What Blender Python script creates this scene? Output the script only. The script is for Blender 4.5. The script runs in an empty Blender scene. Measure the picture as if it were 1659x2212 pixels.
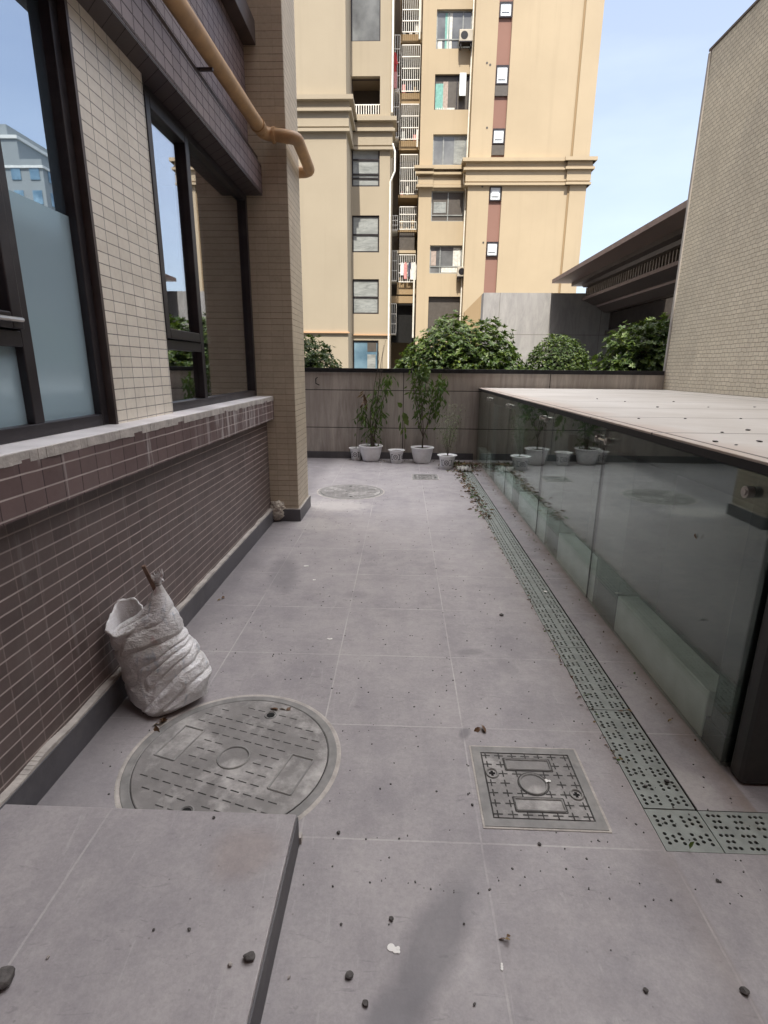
import bpy, bmesh, math, random
import numpy as np
from mathutils import Vector, Matrix, noise
from mathutils.geometry import delaunay_2d_cdt
random.seed(7)
S = bpy.context.scene
COL = S.collection
R = math.radians

# ------------------------------------------------------------------ camera
F, YAW, PITCH, ROLL = 1139.725, -0.031785, 0.266680, 0.009531      # focal length in 1/1659 of the picture's width
CAM = Vector((0, 0, 1.6))
cy, sy, cp, sp, cr, sr = math.cos(YAW), math.sin(YAW), math.cos(PITCH), math.sin(PITCH), math.cos(ROLL), math.sin(ROLL)
fw = Vector((sy*cp, cy*cp, -sp)); rt = Vector((cy, -sy, 0)); up = rt.cross(fw)
rt, up = cr*rt + sr*up, -sr*rt + cr*up
cam = bpy.data.cameras.new('camera'); camo = bpy.data.objects.new('camera', cam); COL.objects.link(camo)
M = Matrix((rt, up, -fw)).transposed().to_4x4(); M.translation = CAM
camo.matrix_world = M
cam.sensor_fit = 'VERTICAL'; cam.sensor_height = 36; cam.sensor_width = 27; cam.lens = F/2212*36
cam.clip_start = .05; cam.clip_end = 2000
S.camera = camo
def ray(x, y): return rt*(x-829.5)/F + up*(1106-y)/F + fw
def X(v, x, y): d = ray(x, y); return CAM + d*((v-CAM.x)/d.x)
def Y(v, x, y): d = ray(x, y); return CAM + d*((v-CAM.y)/d.y)
def Z(v, x, y): d = ray(x, y); return CAM + d*((v-CAM.z)/d.z)

# ------------------------------------------------------------------ light
SUN_EL = R(60); SX = -.05                                             # the sun stands high behind the camera
w = bpy.data.worlds.new('World'); S.world = w; w.use_nodes = True
nt = w.node_tree; nt.nodes.clear()
sky = nt.nodes.new('ShaderNodeTexSky'); sky.sky_type = 'NISHITA'; sky.sun_disc = False
sky.sun_elevation = SUN_EL; sky.sun_rotation = math.atan2(SX, -1); sky.altitude = 50
sky.air_density = 1.0; sky.dust_density = 2.5; sky.ozone_density = 1.2
bg = nt.nodes.new('ShaderNodeBackground'); bg.inputs[1].default_value = .15
wo = nt.nodes.new('ShaderNodeOutputWorld')
# bright cloud overhead, out of view, added to light the shaded passage
tc = nt.nodes.new('ShaderNodeTexCoord'); mp = nt.nodes.new('ShaderNodeMapping'); mp.inputs['Scale'].default_value = (1, 1, 3.5)
nz = nt.nodes.new('ShaderNodeTexNoise'); nz.inputs['Scale'].default_value = 2.2; nz.inputs['Detail'].default_value = 6
rp = nt.nodes.new('ShaderNodeValToRGB'); rp.color_ramp.elements[0].position = .42; rp.color_ramp.elements[0].color = (.6,)*3+(1,)
rp.color_ramp.elements[1].position = .75; rp.color_ramp.elements[1].color = (.95,)*3+(1,)
mx = nt.nodes.new('ShaderNodeMixRGB'); mx.inputs[2].default_value = (12.5, 12.1, 11.9, 1)
L = nt.links.new
L(tc.outputs['Generated'], mp.inputs[0]); L(mp.outputs[0], nz.inputs['Vector']); L(nz.outputs[0], rp.inputs[0])
vm = nt.nodes.new('ShaderNodeVectorMath'); vm.operation = 'DOT_PRODUCT'; vm.inputs[1].default_value = (.05, .12, .99)   # keeps the added bright cloud overhead, out of frame
mr = nt.nodes.new('ShaderNodeMapRange'); mr.inputs[1].default_value = .62; mr.inputs[2].default_value = .92; mr.inputs[3].default_value = .0; mr.inputs[4].default_value = 1
mm = nt.nodes.new('ShaderNodeMath'); mm.operation = 'MULTIPLY'
L(tc.outputs['Generated'], vm.inputs[0]); L(vm.outputs['Value'], mr.inputs[0]); L(mr.outputs[0], mm.inputs[0]); L(rp.outputs[0], mm.inputs[1])
hz = nt.nodes.new('ShaderNodeMixRGB'); hz.inputs[0].default_value = .80                                                        # thin even veil over the blue
sz = nt.nodes.new('ShaderNodeSeparateXYZ'); L(tc.outputs['Generated'], sz.inputs[0]); zr = nt.nodes.new('ShaderNodeMapRange'); zr.inputs[1].default_value = .02; zr.inputs[2].default_value = .55; L(sz.outputs[2], zr.inputs[0])
zc_ = nt.nodes.new('ShaderNodeMixRGB'); zc_.inputs[1].default_value = (1.30, 1.42, 1.53, 1); zc_.inputs[2].default_value = (.98, 1.12, 1.48, 1); L(zr.outputs[0], zc_.inputs[0])
cz = nt.nodes.new('ShaderNodeTexNoise'); cz.inputs['Scale'].default_value = 3; cz.inputs['Detail'].default_value = 7; L(mp.outputs[0], cz.inputs['Vector'])
cr_ = nt.nodes.new('ShaderNodeMapRange'); cr_.inputs[1].default_value = .48; cr_.inputs[2].default_value = .78; cr_.inputs[4].default_value = .5; L(cz.outputs[0], cr_.inputs[0])
cm = nt.nodes.new('ShaderNodeMixRGB'); cm.inputs[2].default_value = (1.62, 1.74, 1.86, 1); L(cr_.outputs[0], cm.inputs[0]); L(zc_.outputs[0], cm.inputs[1])
L(sky.outputs[0], hz.inputs[1]); L(cm.outputs[0], hz.inputs[2])
L(mm.outputs[0], mx.inputs[0]); L(hz.outputs[0], mx.inputs[1]); L(mx.outputs[0], bg.inputs[0]); L(bg.outputs[0], wo.inputs[0])
sd = bpy.data.lights.new('sun', 'SUN'); sd.energy = 2.0; sd.angle = R(.5); sd.color = (1, .93, .82)
so = bpy.data.objects.new('sun', sd); COL.objects.link(so)
so.rotation_euler = Vector((SX, -1, math.tan(SUN_EL)*math.hypot(SX, 1))).to_track_quat('Z', 'Y').to_euler()
S.view_settings.view_transform = 'Standard'; S.view_settings.look = 'None'
S.view_settings.exposure = 1.93; S.view_settings.gamma = 1
S.cycles.max_bounces = 10; S.cycles.diffuse_bounces = 5; S.cycles.transparent_max_bounces = 16
S.cycles.caustics_reflective = False; S.cycles.caustics_refractive = False

# ------------------------------------------------------------------ materials
class Mat:
    def __init__(s, name):
        s.m = bpy.data.materials.new(name); s.m.use_nodes = True; s.t = s.m.node_tree; s.n = s.t.nodes
        s.b = s.n['Principled BSDF']; s.out = s.n['Material Output']
        s.co = s.new('ShaderNodeTexCoord').outputs['Object']
    def new(s, t): return s.n.new(t)
    def put(s, sock, v):
        if isinstance(v, bpy.types.NodeSocket): s.t.links.new(v, sock)
        elif isinstance(v, (tuple, list)) and len(v) == 3 and sock.type == 'RGBA': sock.default_value = (*v, 1)
        else: sock.default_value = v
    def math(s, op, a, b=0, c=None):
        n = s.new('ShaderNodeMath'); n.operation = op; s.put(n.inputs[0], a); s.put(n.inputs[1], b)
        if c is not None: s.put(n.inputs[2], c)
        return n.outputs[0]
    def mix(s, f, a, b, mode='MIX'):
        n = s.new('ShaderNodeMixRGB'); n.blend_type = mode; s.put(n.inputs[0], f); s.put(n.inputs[1], a); s.put(n.inputs[2], b); return n.outputs[0]
    def map(s, scale=(1, 1, 1), loc=(0, 0, 0), rot=(0, 0, 0), v=None, typ='POINT'):
        n = s.new('ShaderNodeMapping'); n.vector_type = typ; s.put(n.inputs[0], v or s.co)
        n.inputs['Location'].default_value = loc; n.inputs['Rotation'].default_value = rot; n.inputs['Scale'].default_value = scale
        return n.outputs[0]
    def noise(s, scale=5, detail=4, v=None, rough=.55, dist=0):
        n = s.new('ShaderNodeTexNoise'); s.put(n.inputs['Vector'], v or s.co); n.inputs['Scale'].default_value = scale
        n.inputs['Detail'].default_value = detail; n.inputs['Roughness'].default_value = rough; n.inputs['Distortion'].default_value = dist
        return n.outputs[0]
    def ramp(s, f, a, b, ca=0., cb=1.):
        n = s.new('ShaderNodeMapRange'); s.put(n.inputs[0], f); n.inputs[1].default_value = a; n.inputs[2].default_value = b
        n.inputs[3].default_value = ca; n.inputs[4].default_value = cb; n.clamp = True; return n.outputs[0]
    def brick(s, v, c1, c2, mortar, bw, rh, ms, offset=.5, smooth=.1, bias=0.):
        n = s.new('ShaderNodeTexBrick'); s.put(n.inputs['Vector'], v); s.put(n.inputs[1], c1); s.put(n.inputs[2], c2); s.put(n.inputs[3], mortar)
        n.inputs['Scale'].default_value = 1; n.inputs['Mortar Size'].default_value = ms; n.inputs['Mortar Smooth'].default_value = smooth
        n.inputs['Bias'].default_value = bias; n.inputs['Brick Width'].default_value = bw; n.inputs['Row Height'].default_value = rh
        n.offset = offset; n.offset_frequency = 2; n.squash = 1
        return n.outputs[0], n.outputs[1]
    def sep(s, v=None):
        n = s.new('ShaderNodeSeparateXYZ'); s.put(n.inputs[0], v or s.co); return n.outputs
    def comb(s, x=0., y=0., z=0.):
        n = s.new('ShaderNodeCombineXYZ'); s.put(n.inputs[0], x); s.put(n.inputs[1], y); s.put(n.inputs[2], z); return n.outputs[0]
    def bump(s, h, dist=.002, strength=1.):
        n = s.new('ShaderNodeBump'); n.inputs['Strength'].default_value = strength; n.inputs['Distance'].default_value = dist; s.put(n.inputs['Height'], h)
        if s.b.inputs['Normal'].links: s.put(n.inputs['Normal'], s.b.inputs['Normal'].links[0].from_socket)
        s.put(s.b.inputs['Normal'], n.outputs[0])
    def blob(s, loc, rot, sx, sy, wob=.35, ns=9.):
        v = s.map(loc=(*loc, 0), rot=(0, 0, rot), scale=(sx, sy, 1e3), typ='TEXTURE')
        n = s.new('ShaderNodeVectorMath'); n.operation = 'LENGTH'; s.put(n.inputs[0], v)
        return s.ramp(s.math('ADD', n.outputs['Value'], s.math('MULTIPLY', s.math('SUBTRACT', s.noise(ns, 5), .5), wob*2)), .55, 1.15, 1, 0)
    def set(s, **k):
        for a, v in k.items(): s.put(s.b.inputs[{'col': 'Base Color', 'rough': 'Roughness', 'metal': 'Metallic', 'spec': 'Specular IOR Level', 'coat': 'Coat Weight', 'alpha': 'Alpha', 'sheen': 'Sheen Weight', 'trans': 'Transmission Weight', 'sss': 'Subsurface Weight'}.get(a, a)], v)
        return s
def plain(name, col, rough=.6, metal=0., var=.12, scale=6, bump=0., bscale=60, dirt=None, **k):
    m = Mat(name); n = m.noise(scale, 5)
    c = m.mix(m.ramp(n, .3, .7), tuple(x*(1-var) for x in col), tuple(min(1, x*(1+var)) for x in col))
    if dirt: c = m.mix(m.ramp(m.noise(scale*.4, 6, rough=.7), .5, .72, 0, dirt[3]), c, dirt[:3])
    m.set(col=c, rough=m.ramp(n, .3, .7, rough*.88, min(1, rough*1.12)), metal=metal, **k)
    if bump: m.bump(m.noise(bscale, 3), bump)
    return m.m
def tiles(name, c1, c2, mortar, bw, rh, ms, offset=.5, stain=None, bump=.0015, rough=.45, scratch=None, shift=(0, 0), depth=None, wobble=.002, bias=0., hj=None, drip=None):
    m = Mat(name); x, y, z = m.sep()
    u = m.math('ADD', m.math('ADD', x, y), shift[0]); v = m.math('ADD', z, shift[1])
    wv = m.math('MULTIPLY', m.math('SUBTRACT', m.noise(7, 3), .5), wobble*2)
    col, fac = m.brick(m.comb(m.math('ADD', u, wv), m.math('ADD', v, wv)), c1, c2, mortar, bw, rh, ms, offset, bias=bias)
    if hj:
        fr_ = m.math('FRACT', m.math('ADD', m.math('DIVIDE', m.math('ADD', v, wv), rh), .5)); dd = m.math('MULTIPLY', m.math('ABSOLUTE', m.math('SUBTRACT', fr_, .5)), rh)
        hm = m.math('MULTIPLY', m.ramp(dd, ms*.9, ms*1.5, 1, 0), m.ramp(m.noise(1, 4, v=m.map(scale=(1.5, 1.5, 9))), .3, .6, hj[3], 1)); col = m.mix(hm, col, hj[:3])
    col = m.mix(m.ramp(m.noise(3.2, 6, rough=.65), .35, .7, .0, .35), col, tuple(a*.6 for a in c1))
    col = m.mix(m.ramp(m.noise(38, 4), .3, .75, 0, .2), col, tuple(min(1, a*1.6+.02) for a in c1))
    if stain: col = m.mix(m.ramp(m.noise(1, 7, v=m.map(scale=(2.2, 2.2, .7)), rough=.72), .52, .74, 0, stain[3]), col, stain[:3])
    if scratch: col = m.mix(m.ramp(m.noise(1, 5, v=m.map(scale=(16, 16, 1.6)), rough=.6, dist=.4), .6, .7, 0, scratch[3]), col, scratch[:3])
    if drip:      # lime runs below the sill
        k_ = m.math('MULTIPLY', m.ramp(m.noise(1, 5, v=m.map(scale=(1, 15, 1.2)), rough=.7, dist=.5), .5, .62), m.ramp(y, drip[0], drip[0]+.7)); col = m.mix(m.math('MULTIPLY', k_, .75), col, (.50, .47, .46))
    m.set(col=col, rough=m.ramp(fac, 0, 1, rough, .9))
    h = m.math('ADD', m.math('MULTIPLY', fac, -1), m.math('MULTIPLY', m.noise(55, 4), .35))
    m.bump(h, bump)
    return m.m

def paving_mat(name, step=False):
    m = Mat(name); x, y, z = m.sep()
    wv = m.math('MULTIPLY', m.math('SUBTRACT', m.noise(3, 3), .5), .006)
    rh_ = 3.0 if step else .615
    v = m.comb(m.math('ADD', m.math('ADD', x, (.335 if not step else .331)+6.4), wv), m.math('ADD', m.math('ADD', y, -1.485+(6.15 if not step else 1.5)), wv))
    base, fac = m.brick(v, (.245, .227, .236), (.32, .298, .302), (.5, .48, .46), .64, rh_, .004, 0, smooth=.2)
    line = m.math('MULTIPLY', fac, m.ramp(m.noise(2.3, 4), .36, .62, .12, 1))
    base2, _ = m.brick(v, (.235, .217, .226), (.325, .302, .302), (.29, .272, .276), .64, rh_, .0001, 0)
    c = m.mix(m.ramp(m.noise(1.3, 7, rough=.65), .32, .68), m.mix(.75, base2, (.195, .18, .192)), m.mix(.6, base2, (.40, .37, .36)))
    c = m.mix(m.ramp(m.noise(5, 8, rough=.75), .38, .66, 0, .55), c, (.44, .41, .395))
    c = m.mix(m.ramp(m.noise(28, 6, rough=.75), .45, .75, 0, .30), c, (.19, .18, .185))
    c = m.mix(m.ramp(m.noise(150, 3), .3, .7, 0, .16), c, (.46, .44, .44))
    c = m.mix(m.ramp(m.noise(1, 5, v=m.map(scale=(26, 3.5, 1), rot=(0, 0, .5)), rough=.7, dist=1), .62, .70, 0, .25), c, (.52, .50, .48))
    c = m.mix(m.ramp(m.noise(1, 5, v=m.map(scale=(7, 30, 1), rot=(0, 0, .3)), rough=.7, dist=1.5), .61, .69, 0, .5), c, (.17, .16, .165))
    n_d = m.new('ShaderNodeTexVoronoi'); n_d.inputs['Scale'].default_value = 26; m.put(n_d.inputs['Vector'], m.co); sp_ = m.math('MULTIPLY', m.ramp(n_d.outputs['Distance'], .06, .10, 1, 0), m.ramp(m.noise(2.2, 5), .5, .62)); c = m.mix(m.math('MULTIPLY', sp_, .7), c, (.10, .09, .085))
    c = m.mix(m.math('MULTIPLY', line, .8), c, (.50, .475, .455))
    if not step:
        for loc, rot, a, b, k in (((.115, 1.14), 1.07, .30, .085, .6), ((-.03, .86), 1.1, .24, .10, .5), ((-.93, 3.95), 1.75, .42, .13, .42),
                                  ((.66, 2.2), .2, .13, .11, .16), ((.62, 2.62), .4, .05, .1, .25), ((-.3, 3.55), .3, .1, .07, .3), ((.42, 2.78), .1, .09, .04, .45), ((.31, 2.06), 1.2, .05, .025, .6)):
            c = m.mix(m.math('MULTIPLY', m.blob(loc, rot, a, b), k), c, (.12, .115, .125))  # soft dark streaks and patches mixed into the paving colour
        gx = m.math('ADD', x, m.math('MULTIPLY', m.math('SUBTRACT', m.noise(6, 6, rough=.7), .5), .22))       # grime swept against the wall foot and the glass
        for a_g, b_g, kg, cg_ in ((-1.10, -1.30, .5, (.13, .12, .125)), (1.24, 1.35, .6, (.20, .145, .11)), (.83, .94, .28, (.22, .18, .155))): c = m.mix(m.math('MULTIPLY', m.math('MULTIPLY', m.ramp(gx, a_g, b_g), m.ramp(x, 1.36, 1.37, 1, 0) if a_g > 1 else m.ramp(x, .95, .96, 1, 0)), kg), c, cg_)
        # chalky dried cement by the pillar and a warm dirt wash along the drain
        for loc, rot, a, b, k in (((-.75, 6.1), 0, .42, .28, .55), ((-.9, 5.3), .5, .22, .3, .35), ((1.18, 1.78), .3, .09, .14, .4), ((1.0, 4.5), 0, .14, 2.2, .16)):
            c = m.mix(m.math('MULTIPLY', m.blob(loc, rot, a, b, .6, 12), k), c, (.52, .49, .45))
    else:
        c = m.mix(m.math('MULTIPLY', m.blob((-.47, 1.3), .3, .12, .1), .35), c, (.30, .235, .20))
    c = m.mix(m.ramp(m.noise(60, 6, rough=.8), .42, .7, 0, .30), c, (.15, .14, .145)); c = m.mix(1, c, (.985, .99, 1.015), 'MULTIPLY')
    m.set(col=c, rough=m.ramp(m.noise(6, 5, rough=.7), .3, .7, .42, .68), spec=.4)
    m.bump(m.noise(140, 4), .0009, .5); m.bump(m.math('MULTIPLY', line, -1), .001, .6)
    return m.m

MT = {}
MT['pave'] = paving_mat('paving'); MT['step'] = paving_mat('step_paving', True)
MT['brown'] = tiles('brown_tile', (.088, .064, .059), (.14, .103, .095), (.25, .20, .185), .115, .0535, .0027, .0, hj=(.52, .45, .42, .6), stain=(.20, .18, .17, .38), scratch=(.32, .29, .28, .32), shift=(0, .0), bump=.0022)
MT['brown_band'] = tiles('brown_band_tile', (.11, .072, .07), (.155, .105, .10), (.05, .038, .038), .115, .068, .0026, 0, hj=(.52, .45, .42, .6), stain=(.19, .17, .16, .25), scratch=(.5, .47, .45, .55), shift=(.03, -.01), drip=(3.2, 5.4))
MT['brown_up'] = tiles('brown_upper_tile', (.145, .105, .107), (.20, .15, .15), (.05, .04, .045), .115, .068, .004, 0, stain=(.24, .2, .2, .3), shift=(.03, -.02))
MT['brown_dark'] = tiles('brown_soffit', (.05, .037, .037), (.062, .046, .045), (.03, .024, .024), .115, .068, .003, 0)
MT['beige'] = tiles('beige_tile', (.68, .62, .53), (.78, .715, .62), (.16, .14, .135), .112, .053, .0022, 0, stain=(.36, .35, .40, .3), shift=(.03, .0), bump=.0018)
MT['beige_pillar'] = tiles('beige_pillar_tile', (.46, .39, .29), (.53, .455, .345), (.43, .365, .27), .118, .0555, .0022, 0, hj=(.16, .125, .09, .0), stain=(.45, .42, .36, .3), bump=.002, wobble=.003)
MT['beige_big'] = tiles('beige_mosaic_tile', (.58, .505, .385), (.66, .585, .455), (.24, .20, .155), .105, .056, .0032, .5, hj=(.20, .165, .125, .3), stain=(.34, .295, .235, .45), shift=(.02, .0), wobble=.016, bump=.003, rough=.6)
MT['plinth'] = plain('plinth_stone', (.085, .082, .09), .5, var=.2, bump=.0006, dirt=(.25, .24, .24, .3))
MT['mortar'] = plain('mortar', (.42, .39, .36), .9, var=.25, scale=14, bump=.004, bscale=45)
MT['sill'] = plain('sill_stone', (.66, .64, .65), .55, var=.14, scale=5, bump=.0007, dirt=(.25, .235, .23, .5))
MT['frame'] = plain('window_frame', (.032, .028, .032), .38, .3, var=.2, dirt=(.14, .13, .13, .25))
MT['darkmetal'] = plain('dark_metal', (.02, .02, .023), .45, .5, var=.3)
MT['bronze'] = plain('bronze_cladding', (.085, .066, .062), .42, .35, var=.25, dirt=(.13, .105, .10, .4))
MT['bronze_lt'] = plain('bronze_trim', (.22, .16, .15), .45, .2, var=.2)
MT['slat'] = plain('slat', (.30, .25, .22), .5, .2, var=.3)
MT['slab'] = None
MT['concrete'] = plain('painted_concrete', (.11, .113, .115), .75, var=.2, scale=3, bump=.001, dirt=(.12, .12, .12, .4))
MT['kerb_white'] = plain('pale_kerb', (.88, .92, .86), .7, var=.15, scale=5, dirt=(.7, .70, .64, .4))
MT['pipe'] = plain('gas_pipe_paint', (.44, .265, .125), .5, var=.18, scale=9, dirt=(.25, .15, .08, .5), bump=.0006)
MT['white'] = plain('white_plastic', (.84, .845, .86), .4, var=.05, scale=9, dirt=(.42, .41, .4, .45))
MT['whitebar'] = plain('white_bar', (.86, .84, .78), .5, var=.1)
MT['blueprint'] = plain('pot_print', (.045, .05, .07), .5)
MT['soil'] = plain('soil', (.06, .045, .035), .95, var=.4, scale=40, bump=.01)
MT['wood'] = plain('stick_wood', (.16, .10, .075), .8, var=.3, scale=30)
MT['bark'] = plain('bark', (.075, .058, .045), .85, var=.3, scale=30, bump=.003)
MT['stone'] = plain('pebble_stone', (.085, .078, .075), .8, var=.5, scale=40, bump=.004)
MT['stone_lt'] = plain('pale_pebble', (.34, .31, .29), .8, var=.3, scale=60, bump=.003)
MT['scrap'] = plain('white_scrap', (.75, .74, .71), .6, var=.05)
MT['room'] = plain('room_wall', (.055, .045, .04), .8, var=.3)
MT['board'] = plain('pale_board', (.45, .46, .42), .8, var=.08)
MT['steel'] = plain('brushed_steel', (.45, .43, .40), .3, .9, var=.2, scale=20)
MT['black'] = plain('void_black', (.006, .006, .006), 1)
def leafmat(name, c1, c2, c3, back=.35):
    m = Mat(name); geo = m.new('ShaderNodeNewGeometry')
    r = geo.outputs['Random Per Island']
    c = m.mix(m.ramp(r, 0, .6), c1, c2); c = m.mix(m.ramp(r, .78, .98), c, c3)
    c = m.mix(m.ramp(m.noise(3, 3), .4, .65, 0, .5), c, c1)
    m.set(col=c, rough=.42, spec=.35)
    tr = m.new('ShaderNodeBsdfTranslucent'); m.put(tr.inputs[0], m.mix(.5, c, (.14, .22, .02)))
    ms = m.new('ShaderNodeMixShader'); ms.inputs[0].default_value = back*.6
    m.t.links.new(m.b.outputs[0], ms.inputs[1]); m.t.links.new(tr.outputs[0], ms.inputs[2]); m.t.links.new(ms.outputs[0], m.out.inputs[0])
    return m.m
MT['leaf'] = leafmat('bush_leaf', (.02, .042, .008), (.046, .084, .015), (.15, .19, .03))
MT['leaf2'] = leafmat('potted_leaf', (.05, .10, .025), (.09, .155, .035), (.17, .23, .05))
MT['leaf_light'] = leafmat('light_leaf', (.055, .09, .02), (.09, .135, .03), (.14, .19, .05))
MT['dead'] = leafmat('dead_leaf', (.06, .028, .018), (.13, .07, .035), (.30, .22, .10), .1)
m = Mat('stone_cladding')          # boundary wall: streaky grey-brown stone sheets
x, y, z = m.sep()
c = m.mix(m.ramp(m.noise(1, 7, v=m.map(scale=(8, 8, .8)), rough=.72, dist=.4), .3, .7), (.25, .222, .20), (.58, .535, .49))
c = m.mix(m.ramp(m.noise(.9, 5), .35, .7, 0, .5), c, (.30, .26, .23))
c = m.mix(m.ramp(m.noise(1, 6, v=m.map(scale=(30, 30, 1.2)), rough=.7, dist=1.2), .66, .7, 0, .7), c, (.055, .045, .04))
c = m.mix(m.ramp(m.noise(1, 6, v=m.map(scale=(14, 14, 1.5), loc=(5, 0, 2)), rough=.7, dist=1.2), .63, .72, 0, .5), c, (.36, .32, .28))
_, f = m.brick(m.comb(m.math('ADD', x, 5.1-.02), m.math('ADD', z, .105)), (0, 0, 0), (0, 0, 0), (1, 1, 1), 2.55, .66, .007, 0)
c = m.mix(f, c, (.03, .025, .022)); m.set(col=c, rough=.65); m.bump(m.math('MULTIPLY', f, -1), .004); m.bump(m.noise(60, 4), .001)
MT['cladding'] = m.m
m = Mat('grey_stone_sheets')
x, y, z = m.sep()
c = m.mix(m.ramp(m.noise(1, 8, v=m.map(scale=(4, 4, 1)), rough=.7, dist=.8), .3, .7), (.27, .268, .268), (.42, .41, .405))
c = m.mix(m.ramp(m.noise(1, 6, v=m.map(scale=(14, 14, 4)), rough=.7, dist=2), .6, .7, 0, .5), c, (.20, .185, .17))
_, f = m.brick(m.comb(m.math('ADD', x, 20.), m.math('ADD', z, .2)), (0, 0, 0), (0, 0, 0), (1, 1, 1), 1.8, 1.5, .012, 0)
m.set(col=m.mix(f, c, (.20, .19, .18)), rough=.6); MT['greywall'] = m.m
m = Mat('roof_slabs')              # pale stone slabs on the enclosure roof
x, y, z = m.sep()
c = m.mix(m.ramp(m.noise(1.1, 7, rough=.65), .3, .7), (.47, .44, .40), (.60, .58, .55))
c = m.mix(m.ramp(m.noise(9, 7, rough=.75), .45, .75, 0, .4), c, (.50, .46, .42))
edge = m.ramp(m.math('ADD', x, m.math('MULTIPLY', m.math('SUBTRACT', m.noise(2.5, 5), .5), .5)), 1.33, 1.62, 1, 0)
c = m.mix(m.math('MULTIPLY', edge, .6), c, (.42, .31, .24))
_, f = m.brick(m.comb(m.math('ADD', x, 1.2), m.math('ADD', y, -1.93)), (0, 0, 0), (0, 0, 0), (1, 1, 1), 2.6, .95, .010, 0)
c = m.mix(f, c, (.12, .10, .09)); m.set(col=c, rough=.6); m.bump(m.math('MULTIPLY', f, -1), .003); m.bump(m.noise(90, 4), .0008)
MT['slab'] = m.m
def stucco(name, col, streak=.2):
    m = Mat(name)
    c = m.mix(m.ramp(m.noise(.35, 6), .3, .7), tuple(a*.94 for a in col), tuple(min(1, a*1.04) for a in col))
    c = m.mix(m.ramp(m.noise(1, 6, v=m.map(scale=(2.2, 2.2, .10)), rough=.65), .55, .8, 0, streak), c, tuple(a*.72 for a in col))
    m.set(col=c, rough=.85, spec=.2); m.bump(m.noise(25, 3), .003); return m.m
MT['cream'] = stucco('cream_stucco', (.455, .372, .258), .3); MT['cream_shade'] = stucco('shaded_cream_stucco', (.385, .332, .250), .3)  # second cream dulled, the left block's shade is put into its colour
MT['pinkbrown'] = stucco('pink_brown_stucco', (.27, .155, .125)); MT['tan'] = stucco('tan_stucco', (.33, .24, .14))
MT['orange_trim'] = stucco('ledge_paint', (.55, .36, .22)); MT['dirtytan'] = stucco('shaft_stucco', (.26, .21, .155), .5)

def glossy_pane(name, tint, trans=.25, refl=.6, base=(.02, .02, .02), rough=.012, wob=.0, power=4.):
    m = Mat(name); n = m.n
    g = m.new('ShaderNodeBsdfGlossy'); g.inputs['Roughness'].default_value = rough; m.put(g.inputs[0], tint)
    if wob:
        b = m.new('ShaderNodeBump'); b.inputs['Distance'].default_value = wob; m.put(b.inputs['Height'], m.noise(.8, 2)); m.put(g.inputs['Normal'], b.outputs[0])
    d = m.new('ShaderNodeBsdfDiffuse'); m.put(d.inputs[0], base)
    t = m.new('ShaderNodeBsdfTransparent'); m.put(t.inputs[0], (.91, .95, .93))
    m1 = m.new('ShaderNodeMixShader'); m.put(m1.inputs[0], trans); m.t.links.new(d.outputs[0], m1.inputs[1]); m.t.links.new(t.outputs[0], m1.inputs[2])
    fr = m.new('ShaderNodeLayerWeight'); fr.inputs[0].default_value = .5
    f = m.math('ADD', m.math('MULTIPLY', m.math('POWER', fr.outputs['Facing'], power), 1-refl), refl)
    m2 = m.new('ShaderNodeMixShader'); m.put(m2.inputs[0], f); m.t.links.new(m1.outputs[0], m2.inputs[1]); m.t.links.new(g.outputs[0], m2.inputs[2])
    m.t.links.new(m2.outputs[0], m.out.inputs[0]); return m.m
MT['pane'] = glossy_pane('window_pane', (.92, .94, 1), .9, .42)
MT['pane_blue'] = glossy_pane('filmed_pane', (.75, .84, .95), .3, .62, (.10, .15, .19))
MT['film'] = glossy_pane('frosted_film', (.7, .85, .95), 0., .16, (.33, .44, .50), .12)
MT['clear'] = glossy_pane('clear_glass', (.93, 1, .97), 1, .045, power=3.6)
m = Mat('flat_pane'); m.set(col=m.mix(m.ramp(m.noise(.9, 5), .35, .65), (.10, .105, .11), (.21, .22, .225)), rough=.18, spec=.8); MT['flatpane'] = m.m  # blank grey painted in for reflections in the facade windows
m = Mat('sheeted_pane'); m.set(col=m.mix(m.ramp(m.noise(1, 6, v=m.map(scale=(1.2, 1, 4.)), rough=.7, dist=1), .35, .7), (.20, .215, .21), (.40, .42, .41)), rough=.35); MT['sheetpane'] = m.m
m = Mat('blue_reflection_pane'); m.set(col=m.mix(m.ramp(m.noise(.8, 4), .35, .7), (.08, .15, .21), (.22, .34, .42)), rough=.15, spec=.8); MT['bluepane'] = m.m  # mottled blue painted in for sky reflected in the pane
m = Mat('bright_pane'); m.set(col=(.72, .77, .80), rough=.2, spec=.8); MT['brightpane'] = m.m
MT['brownpane'] = plain('dark_room', (.085, .074, .064), .5)
def cloth(name, col): return plain(name, col, .9, var=.2, scale=8)
MT['teal'] = cloth('teal_curtain', (.20, .42, .38)); MT['whitecurtain'] = cloth('white_curtain', (.62, .62, .58)); MT['beigecurtain'] = cloth('beige_curtain', (.40, .33, .29))
MT['red'] = cloth('red_cloth', (.55, .06, .06)); MT['pink'] = cloth('pink_cloth', (.62, .28, .27)); MT['navy'] = cloth('dark_cloth', (.05, .055, .09)); MT['wcloth'] = cloth('white_cloth', (.7, .7, .7))

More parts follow.
